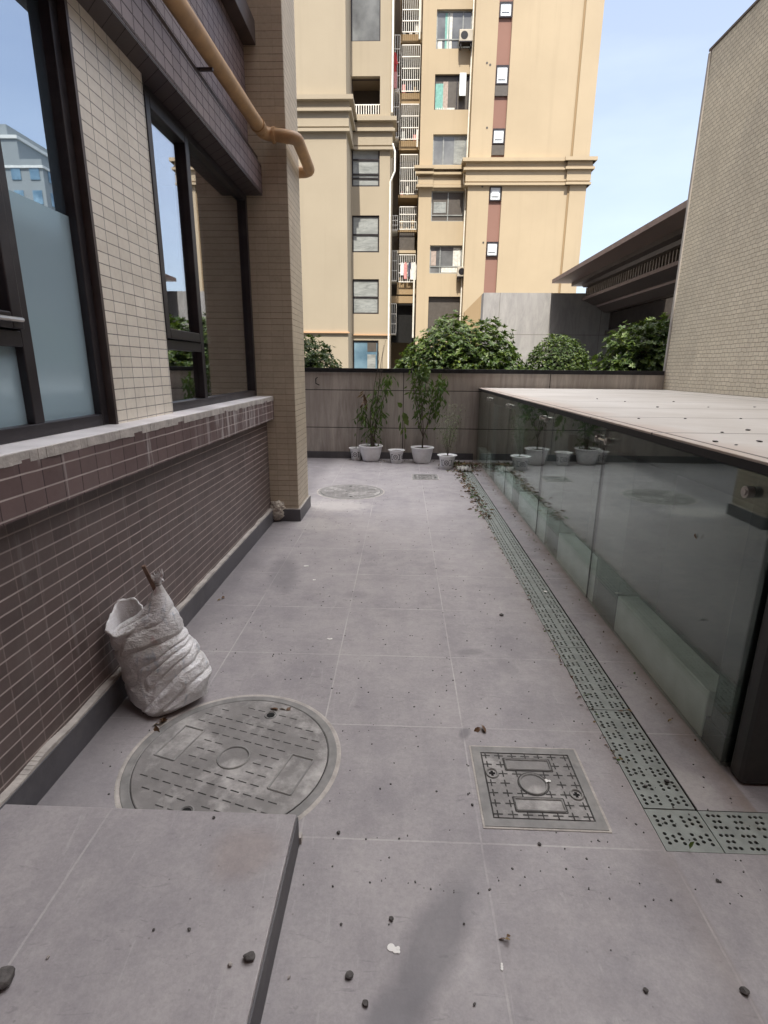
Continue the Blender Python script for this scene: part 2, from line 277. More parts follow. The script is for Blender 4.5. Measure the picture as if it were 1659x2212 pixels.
# ------------------------------------------------------------------ mesh tools
def tag(o, label=None, cat=None, group=None, kind=None):
    if label: o['label'] = label
    if cat: o['category'] = cat
    if group: o['group'] = group
    if kind: o['kind'] = kind
    return o
def thing(name, label, cat, group=None, loc=(0, 0, 0)):
    o = bpy.data.objects.new(name, None); COL.objects.link(o); o.location = loc; o.empty_display_size = .1
    return tag(o, label, cat, group)
class MB:
    def __init__(s): s.v = []; s.f = []; s.mi = []; s.k = 0
    def face(s, pts):
        b = len(s.v); s.v += [tuple(p) for p in pts]; s.f.append(tuple(range(b, b+len(pts)))); s.mi.append(s.k)
    def box(s, x0, x1, y0, y1, z0, z1, rot=0, c=None):
        b = len(s.v)
        P = [(x0, y0, z0), (x1, y0, z0), (x1, y1, z0), (x0, y1, z0), (x0, y0, z1), (x1, y0, z1), (x1, y1, z1), (x0, y1, z1)]
        if rot:
            c = c or ((x0+x1)/2, (y0+y1)/2); ca, sa = math.cos(rot), math.sin(rot)
            P = [(c[0]+(p[0]-c[0])*ca-(p[1]-c[1])*sa, c[1]+(p[0]-c[0])*sa+(p[1]-c[1])*ca, p[2]) for p in P]
        s.v += P
        for q in ((0, 3, 2, 1), (4, 5, 6, 7), (0, 1, 5, 4), (1, 2, 6, 5), (2, 3, 7, 6), (3, 0, 4, 7)): s.f.append(tuple(b+i for i in q)); s.mi.append(s.k)
        return s
    def tube(s, pts, rad, seg=8, cap=True):
        pts = [Vector(p) for p in pts]; n = len(pts); rads = rad if isinstance(rad, (list, tuple)) else [rad]*n
        b = len(s.v); pa = None
        for i, p in enumerate(pts):
            t = (pts[min(i+1, n-1)]-pts[max(i-1, 0)]).normalized()
            a = (pa - t*pa.dot(t)).normalized() if pa and (pa - t*pa.dot(t)).length > 1e-4 else t.orthogonal().normalized()
            pa = a; c = t.cross(a)
            for j in range(seg):
                an = 2*math.pi*j/seg; s.v.append(tuple(p + (a*math.cos(an)+c*math.sin(an))*rads[i]))
        for i in range(n-1):
            for j in range(seg):
                s.f.append((b+i*seg+j, b+i*seg+(j+1) % seg, b+(i+1)*seg+(j+1) % seg, b+(i+1)*seg+j)); s.mi.append(s.k)
        if cap:
            s.f.append(tuple(b+j for j in reversed(range(seg)))); s.mi.append(s.k)
            s.f.append(tuple(b+(n-1)*seg+j for j in range(seg))); s.mi.append(s.k)
        return s
    def lathe(s, prof, c=(0, 0, 0), seg=40, squash=1.):
        b = len(s.v)
        for r, z in prof:
            for j in range(seg):
                a = 2*math.pi*j/seg; s.v.append((c[0]+r*math.cos(a), c[1]+r*math.sin(a)*squash, c[2]+z))
        for i in range(len(prof)-1):
            for j in range(seg): s.f.append((b+i*seg+j, b+i*seg+(j+1) % seg, b+(i+1)*seg+(j+1) % seg, b+(i+1)*seg+j)); s.mi.append(s.k)
        s.f.append(tuple(b+j for j in reversed(range(seg)))); s.mi.append(s.k)
        s.f.append(tuple(b+(len(prof)-1)*seg+j for j in range(seg))); s.mi.append(s.k)
        return s
    def leaf(s, p, d, n, l, w, curl=.25):
        d = Vector(d).normalized(); n = Vector(n); sd_ = d.cross(n)
        if sd_.length < 1e-3: sd_ = d.orthogonal()
        sd_.normalize(); n = sd_.cross(d); p = Vector(p); b = len(s.v)
        for t, ww, dr in ((0, 0, 0), (.3, .8, .03), (.62, 1, -.03)):
            c = p + d*l*t + n*(l*dr*1. - l*curl*t*t)
            if ww == 0: s.v.append(tuple(c))
            else: s.v += [tuple(c - sd_*w*ww*.5 + n*w*.12), tuple(c), tuple(c + sd_*w*ww*.5 + n*w*.12)]
        s.v.append(tuple(p + d*l - n*l*curl))
        for q in ((0, 2, 1), (0, 3, 2), (1, 2, 5, 4), (2, 3, 6, 5), (4, 5, 7), (5, 6, 7)): s.f.append(tuple(b+i for i in q)); s.mi.append(s.k)
    def build(s, name, mat, parent=None, smooth=False, bevel=0, loc=None):
        me = bpy.data.meshes.new(name); me.from_pydata(s.v, [], s.f); me.validate(verbose=False)
        mats = mat if isinstance(mat, list) else [mat]
        for mm in mats: me.materials.append(mm)
        if len(mats) > 1 and len(me.polygons) == len(s.mi): me.polygons.foreach_set('material_index', s.mi)
        if smooth: me.polygons.foreach_set('use_smooth', [True]*len(me.polygons))
        me.update()
        o = bpy.data.objects.new(name, me); COL.objects.link(o)
        if parent: o.parent = parent
        if loc: o.location = loc
        if bevel:
            b = o.modifiers.new('bevel', 'BEVEL'); b.width = bevel; b.segments = 2; b.limit_method = 'ANGLE'
        return o
def box(name, mat, x0, x1, y0, y1, z0, z1, parent=None, bevel=0): return MB().box(x0, x1, y0, y1, z0, z1).build(name, mat, parent, bevel=bevel)
def local(o, root):      # geometry built in world coordinates, parent stands elsewhere
    o.matrix_parent_inverse = Matrix.Translation(-Vector(root.location)); return o
def wall_open(mb, x0, x1, z0, z1, y, ops, depth=.2):
    """a facade sheet facing -Y with rectangular openings and their reveals"""
    xs = sorted({x0, x1, *[a for o in ops for a in o[:2]]}); zs = sorted({z0, z1, *[a for o in ops for a in o[2:4]]})
    for i in range(len(xs)-1):
        for j in range(len(zs)-1):
            mxx, mz = (xs[i]+xs[i+1])/2, (zs[j]+zs[j+1])/2
            if any(o[0] < mxx < o[1] and o[2] < mz < o[3] for o in ops): continue
            mb.face([(xs[i], y, zs[j]), (xs[i+1], y, zs[j]), (xs[i+1], y, zs[j+1]), (xs[i], y, zs[j+1])])
    for a, b, c, d in ops:
        e = y+depth
        mb.face([(a, y, c), (a, e, c), (b, e, c), (b, y, c)]); mb.face([(a, y, d), (b, y, d), (b, e, d), (a, e, d)])
        mb.face([(a, y, c), (a, y, d), (a, e, d), (a, e, c)]); mb.face([(b, y, c), (b, e, c), (b, e, d), (b, y, d)])

# ------------------------------------------------------------------ setting: ground
g = MB()
PX0, PX1, PY0, PY1 = -30, 30, -30, 13
hol = [(.939, 1.139, 1.665, 9.3), (.939, 3.363, 1.4805, 1.665)]
xs = sorted({PX0, PX1, .939, 1.139, 3.363}); ys = sorted({PY0, PY1, 1.4805, 1.665, 9.3})
for i in range(len(xs)-1):
    for j in range(len(ys)-1):
        a, b = (xs[i]+xs[i+1])/2, (ys[j]+ys[j+1])/2
        if any(h[0] < a < h[1] and h[2] < b < h[3] for h in hol): continue
        g.face([(xs[i], ys[j], 0), (xs[i+1], ys[j], 0), (xs[i+1], ys[j+1], 0), (xs[i], ys[j+1], 0)])
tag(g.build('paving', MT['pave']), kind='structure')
tag(MB().box(-300, 300, -300, 600, -.5, -.2).build('ground', plain('far_ground', (.14, .14, .13), .9)), kind='structure')
ch = MB()
ch.box(.92, 1.16, 1.46, 9.32, -.14, -.12); ch.box(1.16, 3.38, 1.46, 1.69, -.14, -.12)
ch.box(.925, .939, 1.4805, 9.3, -.12, -.001); ch.box(1.139, 1.15, 1.665, 9.3, -.12, -.001); ch.box(.939, 3.363, 1.466, 1.4805, -.12, -.001); ch.box(1.15, 3.363, 1.665, 1.68, -.12, -.001)
tag(ch.build('drainage_channel', MT['black']), kind='structure')
st = MB().box(-1.36, -.335, -1.5, 1.453, .006, .13)
s_ = tag(st.build('entrance_step', MT['step'], bevel=.004), kind='structure')
rs = MB().box(-.3345, -.329, -1.5, 1.452, .0, .118).build('step_riser', plain('riser_stone', (.075, .072, .078), .55, var=.25, dirt=(.2, .19, .19, .4)), s_)
MB().box(-.34, -.322, 1.453, 1.475, .0, .03).build('mortar_edge', MT['mortar'], s_)

# ------------------------------------------------------------------ left building
LB = thing('tiled_building', 'brown and beige tiled building with dark framed windows along the left of the passage', 'building')
box('lower_wall', MT['brown'], -1.9, -1.385, -30, 5.43, .0, 1.085, LB)
sb = box('sill_band', MT['brown_band'], -1.9, -1.305, -6, 5.424, 1.085, 1.285, LB, bevel=.004)
# sill top with a crumbled mortar lip
lip = MB(); n = 170
for i in range(n):
    y0 = -2 + 7.42*i/n; y1 = -2 + 7.42*(i+1)/n; e = .006*noise.noise((y0*6, 0, 0)); d = .018 + .012*noise.noise((y0*9, 3, 0))
    lip.box(-1.34, -1.3035+e, y0, y1, 1.285-d*.8, 1.309)
lip.build('mortar_lip', MT['mortar'], LB)
box('sill', MT['sill'], -1.9, -1.312, -6, 5.424, 1.29, 1.313, LB, bevel=.003)
pl = MB()
pl.box(-1.39, -1.348, -6, 5.4, .0, .135); p_ = pl.build('plinth', MT['plinth'], LB, bevel=.002)
pm = MB(); n = 260
for i in range(n):
    y0 = 5.38*i/n; y1 = 5.38*(i+1)/n
    pm.box(-1.388, -1.352+.004*noise.noise((y0*8, 1, 0)), y0, y1, .133, .148+.012*noise.noise((y0*5, 7, 0)))
pm.build('mortar_strip', MT['mortar'], p_)
box('wall_panel', MT['beige'], -1.9, -1.44, 2.65, 3.325, 1.313, 3.135, LB)
MB().box(-1.56, -1.434, 2.63, 2.65, 1.313, 3.135).build('jamb_trim', MT['bronze'], LB)
box('wall_panel', MT['beige'], -1.9, -1.44, -2.0, -.4, 1.313, 3.135, LB)
box('beam', MT['brown_up'], -1.9, -1.32, -30, 5.424, 3.14, 3.37, LB, bevel=.004)
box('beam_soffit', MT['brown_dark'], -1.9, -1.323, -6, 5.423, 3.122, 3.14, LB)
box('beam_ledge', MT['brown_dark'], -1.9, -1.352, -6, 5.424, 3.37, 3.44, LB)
box('upper_wall', MT['brown_up'], -1.9, -1.43, -30, 5.424, 3.44, 36, LB)
box('canopy_ledge', MT['bronze'], -1.9, -1.32, -6, 5.424, 4.28, 4.46, LB, bevel=.004)
P = MB().box(-1.95, -1.085, 5.425, 6.02, .0, 36).build('pillar', MT['beige_pillar'], LB, bevel=.006)
MB().box(-1.4, -1.064, 5.404, 6.05, .0, .13).build('plinth', MT['plinth'], P, bevel=.003)
MB().box(-1.4, -1.068, 5.409, 6.04, .13, .138).build('mortar_strip', MT['mortar'], P)
box('building_core', MT['room'], -22, -2.6, -30, 6.0, 0, 36, LB)
rm = MB(); rm.box(-2.6, -1.9, -6, 6.0, 1.25, 1.31); rm.box(-2.6, -1.9, -6, 6.0, 3.2, 3.3)
rm.box(-2.6, -1.94, 5.42, 5.44, 1.3, 3.3); rm.box(-2.6, -1.9, 2.9, 3.2, 1.3, 3.3)
rm.build('room_shell', MT['room'], LB)
box('roof_slab', MT['room'], -22, -1.32, -30, 6.02, 36, 36.3, LB)
# windows
def frame_bars(mb, x0, x1, rects, t):
    for (a, b, c, d) in rects:     # y0,y1,z0,z1
        mb.box(x0, x1, a, a+t, c, d); mb.box(x0, x1, b-t, b, c, d); mb.box(x0, x1, a+t, b-t, c, c+t); mb.box(x0, x1, a+t, b-t, d-t, d)
def side_window(y0, mull, y1, tr, kind):
    W = MB(); frame_bars(W, -1.545, -1.470, [(y0, y1, 1.314, 3.121)], .055)
    W.box(-1.540, -1.473, mull-.03, mull+.03, 1.369, 3.066)
    W.box(-1.540, -1.473, y0+.055, mull-.03, tr-.03, tr+.03)
    o = W.build('window', MT['frame'], LB, bevel=.004)
    s2 = MB(); frame_bars(s2, -1.525, -1.455, [(y0+.05, mull-.03, tr+.035, 3.07)], .06); s2.build('sash', MT['frame'], o, bevel=.005)
    if kind == 'film':
        MB().box(-1.513, -1.507, mull+.03, y1-.055, 1.369, 2.24).build('frosted_film', MT['film'], o)
        MB().box(-1.521, -1.515, mull+.03, y1-.055, 1.369, 3.066).build('pane', MT['pane_blue'], o)
        MB().box(-1.513, -1.507, y0+.055, mull-.03, 1.369, tr-.03).build('pane', MT['film'], o)
        MB().box(-1.500, -1.494, y0+.11, mull-.09, tr+.095, 3.01).build('pane', MT['pane_blue'], o)
        h = MB().tube([(-1.455, mull-.3, tr+.065), (-1.425, mull-.28, tr+.065), (-1.425, mull-.08, tr+.065), (-1.455, mull-.06, tr+.065)], .009); h.build('handle', MT['steel'], o)
    else:
        MB().box(-1.517, -1.511, mull+.03, y1-.055, 1.369, 3.066).build('pane', MT['pane'], o)
        MB().box(-1.517, -1.511, y0+.055, mull-.03, 1.369, tr-.03).build('pane', MT['pane'], o)
        MB().box(-1.500, -1.494, y0+.11, mull-.09, tr+.095, 3.01).build('pane', MT['pane'], o)
        b = MB(); b.box(-1.80, -1.79, 4.55, 5.1, 2.05, 2.95); b.box(-1.80, -1.79, 4.55, 5.1, 1.8, 1.9); b.build('pinned_board', MT['board'], o)
side_window(1.38, 2.125, 2.63, 1.695, 'film')
side_window(3.327, 4.02, 5.422, 1.73, 'clear')

gp = thing('gas_pipe', 'yellow ochre pipe along the upper tiled wall, bending round the pillar', 'pipe')
q = MB()
a1 = [(-1.27, -3, 3.27), (-1.27, 3.2, 3.50), (-1.27, 5.0, 3.575), (-1.265, 5.22, 3.585)]
q.tube(a1, .056, 14)
q.build('straight_run', MT['pipe'], gp, smooth=True)
def arc(c, u, v, r, n=8, a0=0, a1=90): return [Vector(c)+Vector(u)*r*math.cos(R(a0+(a1-a0)*i/n))+Vector(v)*r*math.sin(R(a0+(a1-a0)*i/n)) for i in range(n+1)]
bend = [(-1.268, 5.2, 3.582)] + arc((-1.18, 5.27, 3.585), (-1, 0, 0), (0, 1, 0), .085)[1:]
bend += [(-1.08, 5.35, 3.57)] + arc((-1.06, 5.43, 3.565), (0, -1, 0), (1, 0, 0), .08)
bend += [(-.98, 5.9, 3.54)] + arc((-1.07, 6.02, 3.53), (1, 0, 0), (0, 1, 0), .09) + [(-1.35, 6.11, 3.52)]
MB().tube(bend, .054, 14).build('elbow_run', MT['pipe'], gp, smooth=True)
MB().tube([(-1.19, 5.352, 3.581), (-1.165, 5.352, 3.58)], .066, 14).build('collar', MT['pipe'], gp); MB().tube([(-1.267, 5.12, 3.579), (-1.267, 5.15, 3.58)], .064, 14).build('collar', MT['pipe'], gp)
for yy in (1.2, 2.6, 4.0): MB().box(-1.44, -1.26, yy-.012, yy+.012, 3.43+.03*(yy-3.2)/2, 3.445+.03*(yy-3.2)/2).build('bracket', MT['brown_dark'], gp)

# ------------------------------------------------------------------ boundary wall
BWY = 9.56
BW = thing('boundary_wall', 'streaked grey brown stone wall with black metal cap closing the passage', 'wall')
box('stone_face', MT['cladding'], -12, 4.496, BWY, BWY+.24, .0, 1.52, BW)
box('metal_cap', MT['darkmetal'], -12, 4.495, BWY-.03, BWY+.27, 1.52, 1.59, BW, bevel=.004)
box('plinth', MT['plinth'], -12, 1.3, BWY-.03, BWY-.001, .0, .12, BW)
hk = MB().tube([Y(BWY-.01, 686, 815), Y(BWY-.03, 682, 818), Y(BWY-.03, 682, 828), Y(BWY-.012, 690, 832)], .008, 6); hk.build('wall_hook', MT['darkmetal'], BW)
tag(MB().box(-12, 14, BWY+.24, 16, 0, 1.0).build('planting_bed', MT['soil']), kind='structure')

# ------------------------------------------------------------------ glass enclosure
GE = thing('glass_enclosure', 'low clamped glass enclosure under a flat pale stone roof on the right', 'skylight enclosure')
GX, GY = 1.357, 1.895
rf = box('roof', MT['slab'], GX-.02, 4.519, GY-.01, BWY-.002, 1.268, 1.28, GE, bevel=.003)
box('roof_edge', MT['darkmetal'], GX-.016, 4.518, GY-.006, BWY-.002, 1.232, 1.2675, GE)
seams = [GY, 3.58, 5.1, 6.82, 8.4, BWY-.01]
for a, b in zip(seams[:-1], seams[1:]): MB().box(GX, GX+.012, a+.005, b-.005, .006, 1.224).build('glass_panel', MT['clear'], GE); MB().box(GX+.002, GX+.010, b-.005, b+.005, .006, 1.224).build('seal', MT['darkmetal'], GE)
MB().box(GX+.016, 3.2, GY, GY+.012, .006, 1.224).build('glass_panel', MT['clear'], GE)
cl = MB()
def clamp(mb, x, y, z, n=(-1, 0)):
    if n[0]: mb.tube([(x-.028, y, z), (x-.001, y, z)], .024, 16); mb.tube([(x-.033, y, z), (x-.028, y, z)], .014, 12)
    else: mb.tube([(x, y-.028, z), (x, y-.001, z)], .024, 16)
for sy_ in seams[1:-1]:
    for dz in (1.15,):
        c = MB(); clamp(c, GX, sy_-.09, dz); clamp(c, GX, sy_+.09, dz); c.tube([(GX-.015, sy_-.09, dz), (GX-.015, sy_+.09, dz)], .008, 8); c.build('clamp', MT['steel'], GE)
c = MB(); clamp(c, GX, GY+.14, 1.15); c.build('clamp', MT['steel'], GE)
c = MB(); clamp(c, GX+.1, GY, 1.15, (0, -1)); c.build('clamp', MT['steel'], GE)
box('lintel', plain('lintel_paint', (.045, .046, .05), .7), 1.42, 1.75, GY+.08, BWY-.02, 1.085, 1.224, GE)
kb = MB(); kb.box(1.376, 1.5, 2.085, BWY-.02, .0, .235); kb.build('kerb', MT['kerb_white'], GE, bevel=.006)
for y0, y1 in ((3.1, 3.5), (4.4, 4.82), (6.0, 6.4), (7.7, 8.1)):
    box('column', plain('column_paint', (.075, .08, .083), .7, var=.15), 1.374, 1.7, y0, y1, .0, 1.085, GE, bevel=.005)
ps = MB(); ps.box(1.38, 1.48, 1.94, 2.05, .12, 1.224); ps.box(1.374, 1.50, 1.925, 2.075, .0, .12); ps.build('inner_post', plain('inner_post_paint', (.035, .037, .042), .5), GE, bevel=.004)
MB().box(1.378, 1.72, GY-.10, GY-.012, .0, 1.225).build('corner_post', plain('post_black', (.02, .02, .019), .42, var=.3, dirt=(.09, .08, .07, .4)), GE, bevel=.02)
box('inner_wall', MT['concrete'], 1.62, 1.7, GY+.1, BWY-.02, .0, 1.224, GE)
dl = MB(); dl.leaf(X(GX-.004, 1503, 1152), (0, -.1, -1), (-1, 0, 0), .03, .022); dl.build('stuck_leaf', MT['dead'], GE)

RW = thing('tile_clad_wall', 'tall beige mosaic tiled wall rising above the pale roof on the right', 'wall')
MB().box(4.52, 9, -6, 9.555, .0, 6.22).build('tile_face', MT['beige_big'], RW)
MB().box(4.50, 9.02, 9.555, 9.62, .0, 6.20).build('corner_trim', plain('trim_render', (.36, .33, .30), .85), RW, bevel=.01)
MB().box(4.505, 9, -6, 9.62, 6.221, 6.255).build('coping', MT['bronze'], RW)

# ------------------------------------------------------------------ pavilion and grey wall behind
PK = 1.12
GW = box('stone_wall', MT['greywall'], 2.52*PK, 7.2*PK, 18.0*PK, 18.5*PK, 0, 1.6+2.32*PK); tag(GW, 'plain grey stone sheet wall behind the round bushes', 'wall')
PV = thing('pavilion', 'dark bronze clad pavilion with slatted frieze and flat overhanging eaves', 'pavilion')
def zz(x, y): return Y(18, 1152.1+.2042*x, 406.6+.2042*y)
def prism(name, pts, y0, y1, mat):
    pts = [(p[0]*PK, 1.6+(p[1]-1.6)*PK) for p in pts]; y1 *= PK
    b = MB(); n = len(pts)
    b.face([(p[0], y0, p[1]) for p in pts]); b.face([(p[0], y1, p[1]) for p in reversed(pts)])
    for i in range(n):
        a, c = pts[i], pts[(i+1) % n]; b.face([(a[0], y0, a[1]), (a[0], y1, a[1]), (c[0], y1, c[1]), (c[0], y0, c[1])])
    return b.build(name, mat, PV)
Yn = 10.8
prism('eave', [(4.62, 4.20), (4.62, 4.31), (9.5, 4.33), (9.5, 4.20)], Yn, 18.0, MT['bronze_lt'])
prism('soffit_board', [(5.20, 4.10), (5.20, 4.198), (9.5, 4.198), (9.5, 4.10)], Yn, 17.9, MT['bronze'])
prism('soffit_board', [(5.48, 4.03), (5.42, 4.098), (9.5, 4.098), (9.5, 4.03)], Yn, 17.6, MT['bronze'])
prism('frieze', [(5.72, 3.78), (5.72, 4.03), (9.5, 4.03), (9.5, 3.78)], Yn, 17.9, MT['darkmetal'])
sl = MB(); yy = 10.9
while yy < 17.9*PK: sl.box(5.64*PK, 5.70*PK, yy, yy+.05, 1.6+2.18*PK, 1.6+2.45*PK); yy += .17
sl.build('slat_row', MT['slat'], PV)
prism('moulding', [(5.60, 3.70), (5.60, 3.78), (9.5, 3.78), (9.5, 3.70)], Yn, 18.0, MT['bronze_lt'])
prism('moulding', [(5.95, 3.55), (5.62, 3.70), (9.5, 3.70), (9.5, 3.55)], Yn, 17.9, MT['bronze'])
prism('moulding', [(6.0, 3.49), (6.0, 3.55), (9.5, 3.55), (9.5, 3.49)], Yn, 17.8, MT['bronze_lt'])
prism('moulding', [(6.26, 3.33), (6.02, 3.49), (9.5, 3.49), (9.5, 3.33)], Yn, 17.8, MT['bronze'])
prism('window_band', [(6.42, 2.80), (6.42, 3.33), (9.5, 3.33), (9.5, 2.80)], Yn, 17.7, glossy_pane('tinted_band', (.5, .45, .42), 0, .25, (.02, .016, .015)))
prism('sill_moulding', [(6.34, 2.64), (6.34, 2.80), (9.5, 2.80), (9.5, 2.64)], Yn, 17.75, MT['bronze'])
prism('base_wall', [(6.9, .2), (6.9, 2.64), (9.5, 2.64), (9.5, .2)], Yn, 17.7, MT['greywall'])

# ------------------------------------------------------------------ apartment blocks
def facade_window(parent, x0, x1, z0, z1, y, vs=(), hs=(), pane='flatpane', fcol='frame', t=.06, curtains=(), name='window', extras=None):
    w_ = MB(); w_.box(x0, x0+t, y, y+.06, z0, z1); w_.box(x1-t, x1, y, y+.06, z0, z1); w_.box(x0+t, x1-t, y, y+.06, z0, z0+t); w_.box(x0+t, x1-t, y, y+.06, z1-t, z1)
    for v in vs: w_.box(v-t/2, v+t/2, y-.004, y+.056, z0+t, z1-t)
    for h in hs: w_.box(x0+t, x1-t, y-.008, y+.052, h-t/2, h+t/2)
    o = w_.build(name, MT[fcol], parent)
    if pane: MB().box(x0+t, x1-t, y+.03, y+.04, z0+t, z1-t).build('pane', MT[pane], o)
    for cx0, cx1, cz0, cz1, mt in curtains:
        k = MB(); n = max(3, int((cx1-cx0)/.05)); yb = y+.022
        for i in range(n):
            a = cx0+(cx1-cx0)*i/n; b = cx0+(cx1-cx0)*(i+1)/n; d0, d1 = ((0, .012) if i % 2 else (.012, 0))
            k.face([(a, yb-d0, cz0), (b, yb-d1, cz0), (b, yb-d1, cz1), (a, yb-d0, cz1)])
        k.build('curtain', MT[mt], o)
    return o
def cornice(parent, x0, x1, y, yb, zs, mat, left=0, right=1, k=1.):
    b = MB()
    for z0, z1, p in zs: b.box(x0-(p*k if left else 0), x1+(p*k if right else 0), y-p*k, yb, z0, z1)
    return b.build('cornice', mat, parent)
CP = [(12.02, 12.14, .16), (12.14, 12.22, .08), (12.22, 12.78, .12), (12.78, 12.9, .26), (12.9, 12.98, .18), (12.98, 13.2, .14), (13.2, 13.38, .34)]
# --- block on the left: front bay A and window bay B
AB = thing('apartment_block', 'shade-toned cream apartment block with cornice and a column of sheeted windows', 'building')
HT = 34
a_ = MB(); a_.box(-16, -2.78, 27.9, 31, 0, HT); a_.build('front_wall', MT['cream_shade'], AB)
b_ = MB()
WB = [(-2.74, -1.34, z0, z1) for z0, z1 in ((1.2, 3.03), (4.38, 6.10), (7.39, 9.12), (10.43, 12.10), (13.57, 15.15), (16.55, 19.9), (22, 24), (25, 27))]
wall_open(b_, -2.78, -.82, 0, HT, 30.0, WB); b_.face([(-.82, 30, 0), (-.82, 40, 0), (-.82, 40, HT), (-.82, 30, HT)]); b_.face([(-2.78, 30, HT), (-.82, 30, HT), (-.82, 40, HT), (-2.78, 40, HT)])
b_.build('bay_wall', MT['cream_shade'], AB)
for i, (x0, x1, z0, z1) in enumerate(WB):
    if i in (1, 2, 3): facade_window(AB, x0, x1, z0, z1, 30.05, hs=((z0+z1)/2-.02,) if i < 3 else (z0+.56, z0+.38, z0+1.2), pane='sheetpane', t=.07)
    elif i == 0:
        o = facade_window(AB, x0, x1, z0, z1, 30.05, pane='bluepane', t=.07)
        k = MB(); k.box(-1.95, -1.45, 30.07, 30.079, 2.45, 2.95); k.build('dark_panel', MT['brownpane'], o); k = MB(); k.box(-1.95, -1.5, 30.07, 30.079, 1.4, 2.3); k.build('pale_panel', MT['sheetpane'], o)
    elif i == 4:
        o = facade_window(AB, x0, x1, z0, z1, 30.3, pane=None, t=.03, name='balcony_opening')
        box('dark_interior', MT['brownpane'], x0, x1, 31.4, 31.5, z0, z1, o); k = MB()
        for j in range(11): k.box(x0+.1+j*.12, x0+.14+j*.12, 30.1, 30.13, z0, z0+.42)
        k.box(x0, x1, 30.1, 30.13, z0+.42, z0+.46); k.build('balustrade', MT['whitebar'], o)
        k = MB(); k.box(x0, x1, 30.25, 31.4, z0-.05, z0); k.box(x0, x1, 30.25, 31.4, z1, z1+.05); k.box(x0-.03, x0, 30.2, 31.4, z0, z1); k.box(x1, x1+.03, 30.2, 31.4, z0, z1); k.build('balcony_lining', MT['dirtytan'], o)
    elif i == 5:
        o = facade_window(AB, x0, x1, z0, z1, 30.05, pane='flatpane', t=.05)
        k = MB().tube([(x0+.75, 30.1, z1), (x0+.85, 30.1, 18.4), (x0+1.08, 30.1, 17.6), (x0+1.05, 30.1, 17.1), (x0+.8, 30.1, 16.6)], .02, 6); k.build('hanging_cable', MT['darkmetal'], o)
    else: facade_window(AB, x0, x1, z0, z1, 30.05)
cornice(AB, -16, -2.78, 27.9, 30.3, CP, MT['cream_shade']); cornice(AB, -2.78, -.82, 30.0, 31, [(a, b, c*.9) for a, b, c in CP], MT['cream_shade'])
lg = MB(); lg.box(-16, -2.70, 27.8, 28, 3.26, 3.33); lg.box(-2.7, -.72, 29.9, 30.02, 3.28, 3.35); lg.build('ledge', MT['orange_trim'], AB)
# --- stair and balcony shaft between the blocks
SH = thing('balcony_shaft', 'narrow recessed shaft of caged balconies and laundry between the two cream facades', 'balcony stack')
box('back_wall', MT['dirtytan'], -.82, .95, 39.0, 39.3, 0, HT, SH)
Yd = 36.9
def yz(y): return Y(Yd, 880, y).z
def xx(x): return Y(Yd, x, 400).x
cg = [(-60, -12, .1), (2, 74, 18), (102, 201, 23), (229, 304, 20), (337, 421, 6), (449, 497, 4), (552, 610, 26)]
for k, (t, b, ph) in enumerate(cg):
    x0, x1 = xx(864), xx(901); z1, z0 = yz(t), yz(b)
    bal = MB(); pz = yz(b+ph)
    bal.box(x0-.1, x1+.05, Yd, Yd+.1, pz, z0); bal.box(x0-.1, x1+.05, Yd+.1, 39, pz, pz+.12); bal.box(x0-.1, x0-.04, Yd+.1, 39, pz+.12, z0)
    bo = bal.build('balcony', MT['tan'], SH)
    cgm = MB(); nb = 9
    for j in range(nb+1): xj = x0+(x1-x0)*j/nb; cgm.box(xj-.012, xj+.012, Yd-.22, Yd-.196, z0, z1)
    nh = max(3, int((z1-z0)/.55))
    for j in range(nh+1): zj = z0+(z1-z0)*j/nh; cgm.box(x0, x1, Yd-.23, Yd-.19, zj-.022, zj+.022); cgm.box(x0-.012, x0+.012, Yd-.2, Yd, zj-.015, zj+.015); cgm.box(x1-.012, x1+.012, Yd-.2, Yd, zj-.015, zj+.015)
    cgm.build('security_cage', MT['whitebar'], bo)
    dk = MB(); dk.box(x0-.04, x1+.05, 38.6, 38.7, z0, z1+.2); dk.build('doorway', MT['brownpane'], bo)
    random.seed(k+3)
    for j in range(3):
        xa = x0+.05+(x1-x0)*j/3; MB().box(xa, xa+.12+.12*random.random(), Yd+.1, Yd+.3, z0+.01, z0+.15+.45*random.random()).build('stored_box', MT[random.choice(('whitecurtain', 'tan', 'wcloth', 'sheetpane', 'navy', 'pink'))], bo, bevel=.02)
for k, (t, b) in enumerate(((85, 200), (205, 302), (470, 500), (545, 608), (658, 722))):   # narrow side cages at the left of the shaft
    x0, x1 = xx(846), xx(860); z1, z0 = yz(t), yz(b); c = MB()
    for j in range(4): xj = x0+(x1-x0)*j/3; c.box(xj-.012, xj+.012, Yd-.42, Yd-.40, z0, z1)
    for j in range(max(3, int((z1-z0)/.6))+1): zj = z0+(z1-z0)*j/max(3, int((z1-z0)/.6)); c.box(x0, x1, Yd-.43, Yd-.39, zj-.015, zj+.015)
    c.box(x0, x1, Yd-.4, Yd+1, z0-.06, z0-.02)
    c.build('side_cage', MT['whitebar'], SH)
box('lower_parapet', MT['tan'], xx(846), xx(901), Yd-.1, Yd, yz(655), yz(640), SH)
box('dark_doorway', MT['black'], xx(846), xx(899), Yd+.3, Yd+.35, yz(740), yz(655), SH)
box('shaft_window', MT['brownpane'], xx(864), xx(898), Yd, Yd+.05, yz(542), yz(503), SH)
box('slab_edge', MT['cream'], xx(860), xx(901), Yd-.2, Yd+.02, yz(548), yz(542), SH)
pp = thing('drain_pipe', 'broken white downpipe at the right edge of the balcony shaft', 'pipe')
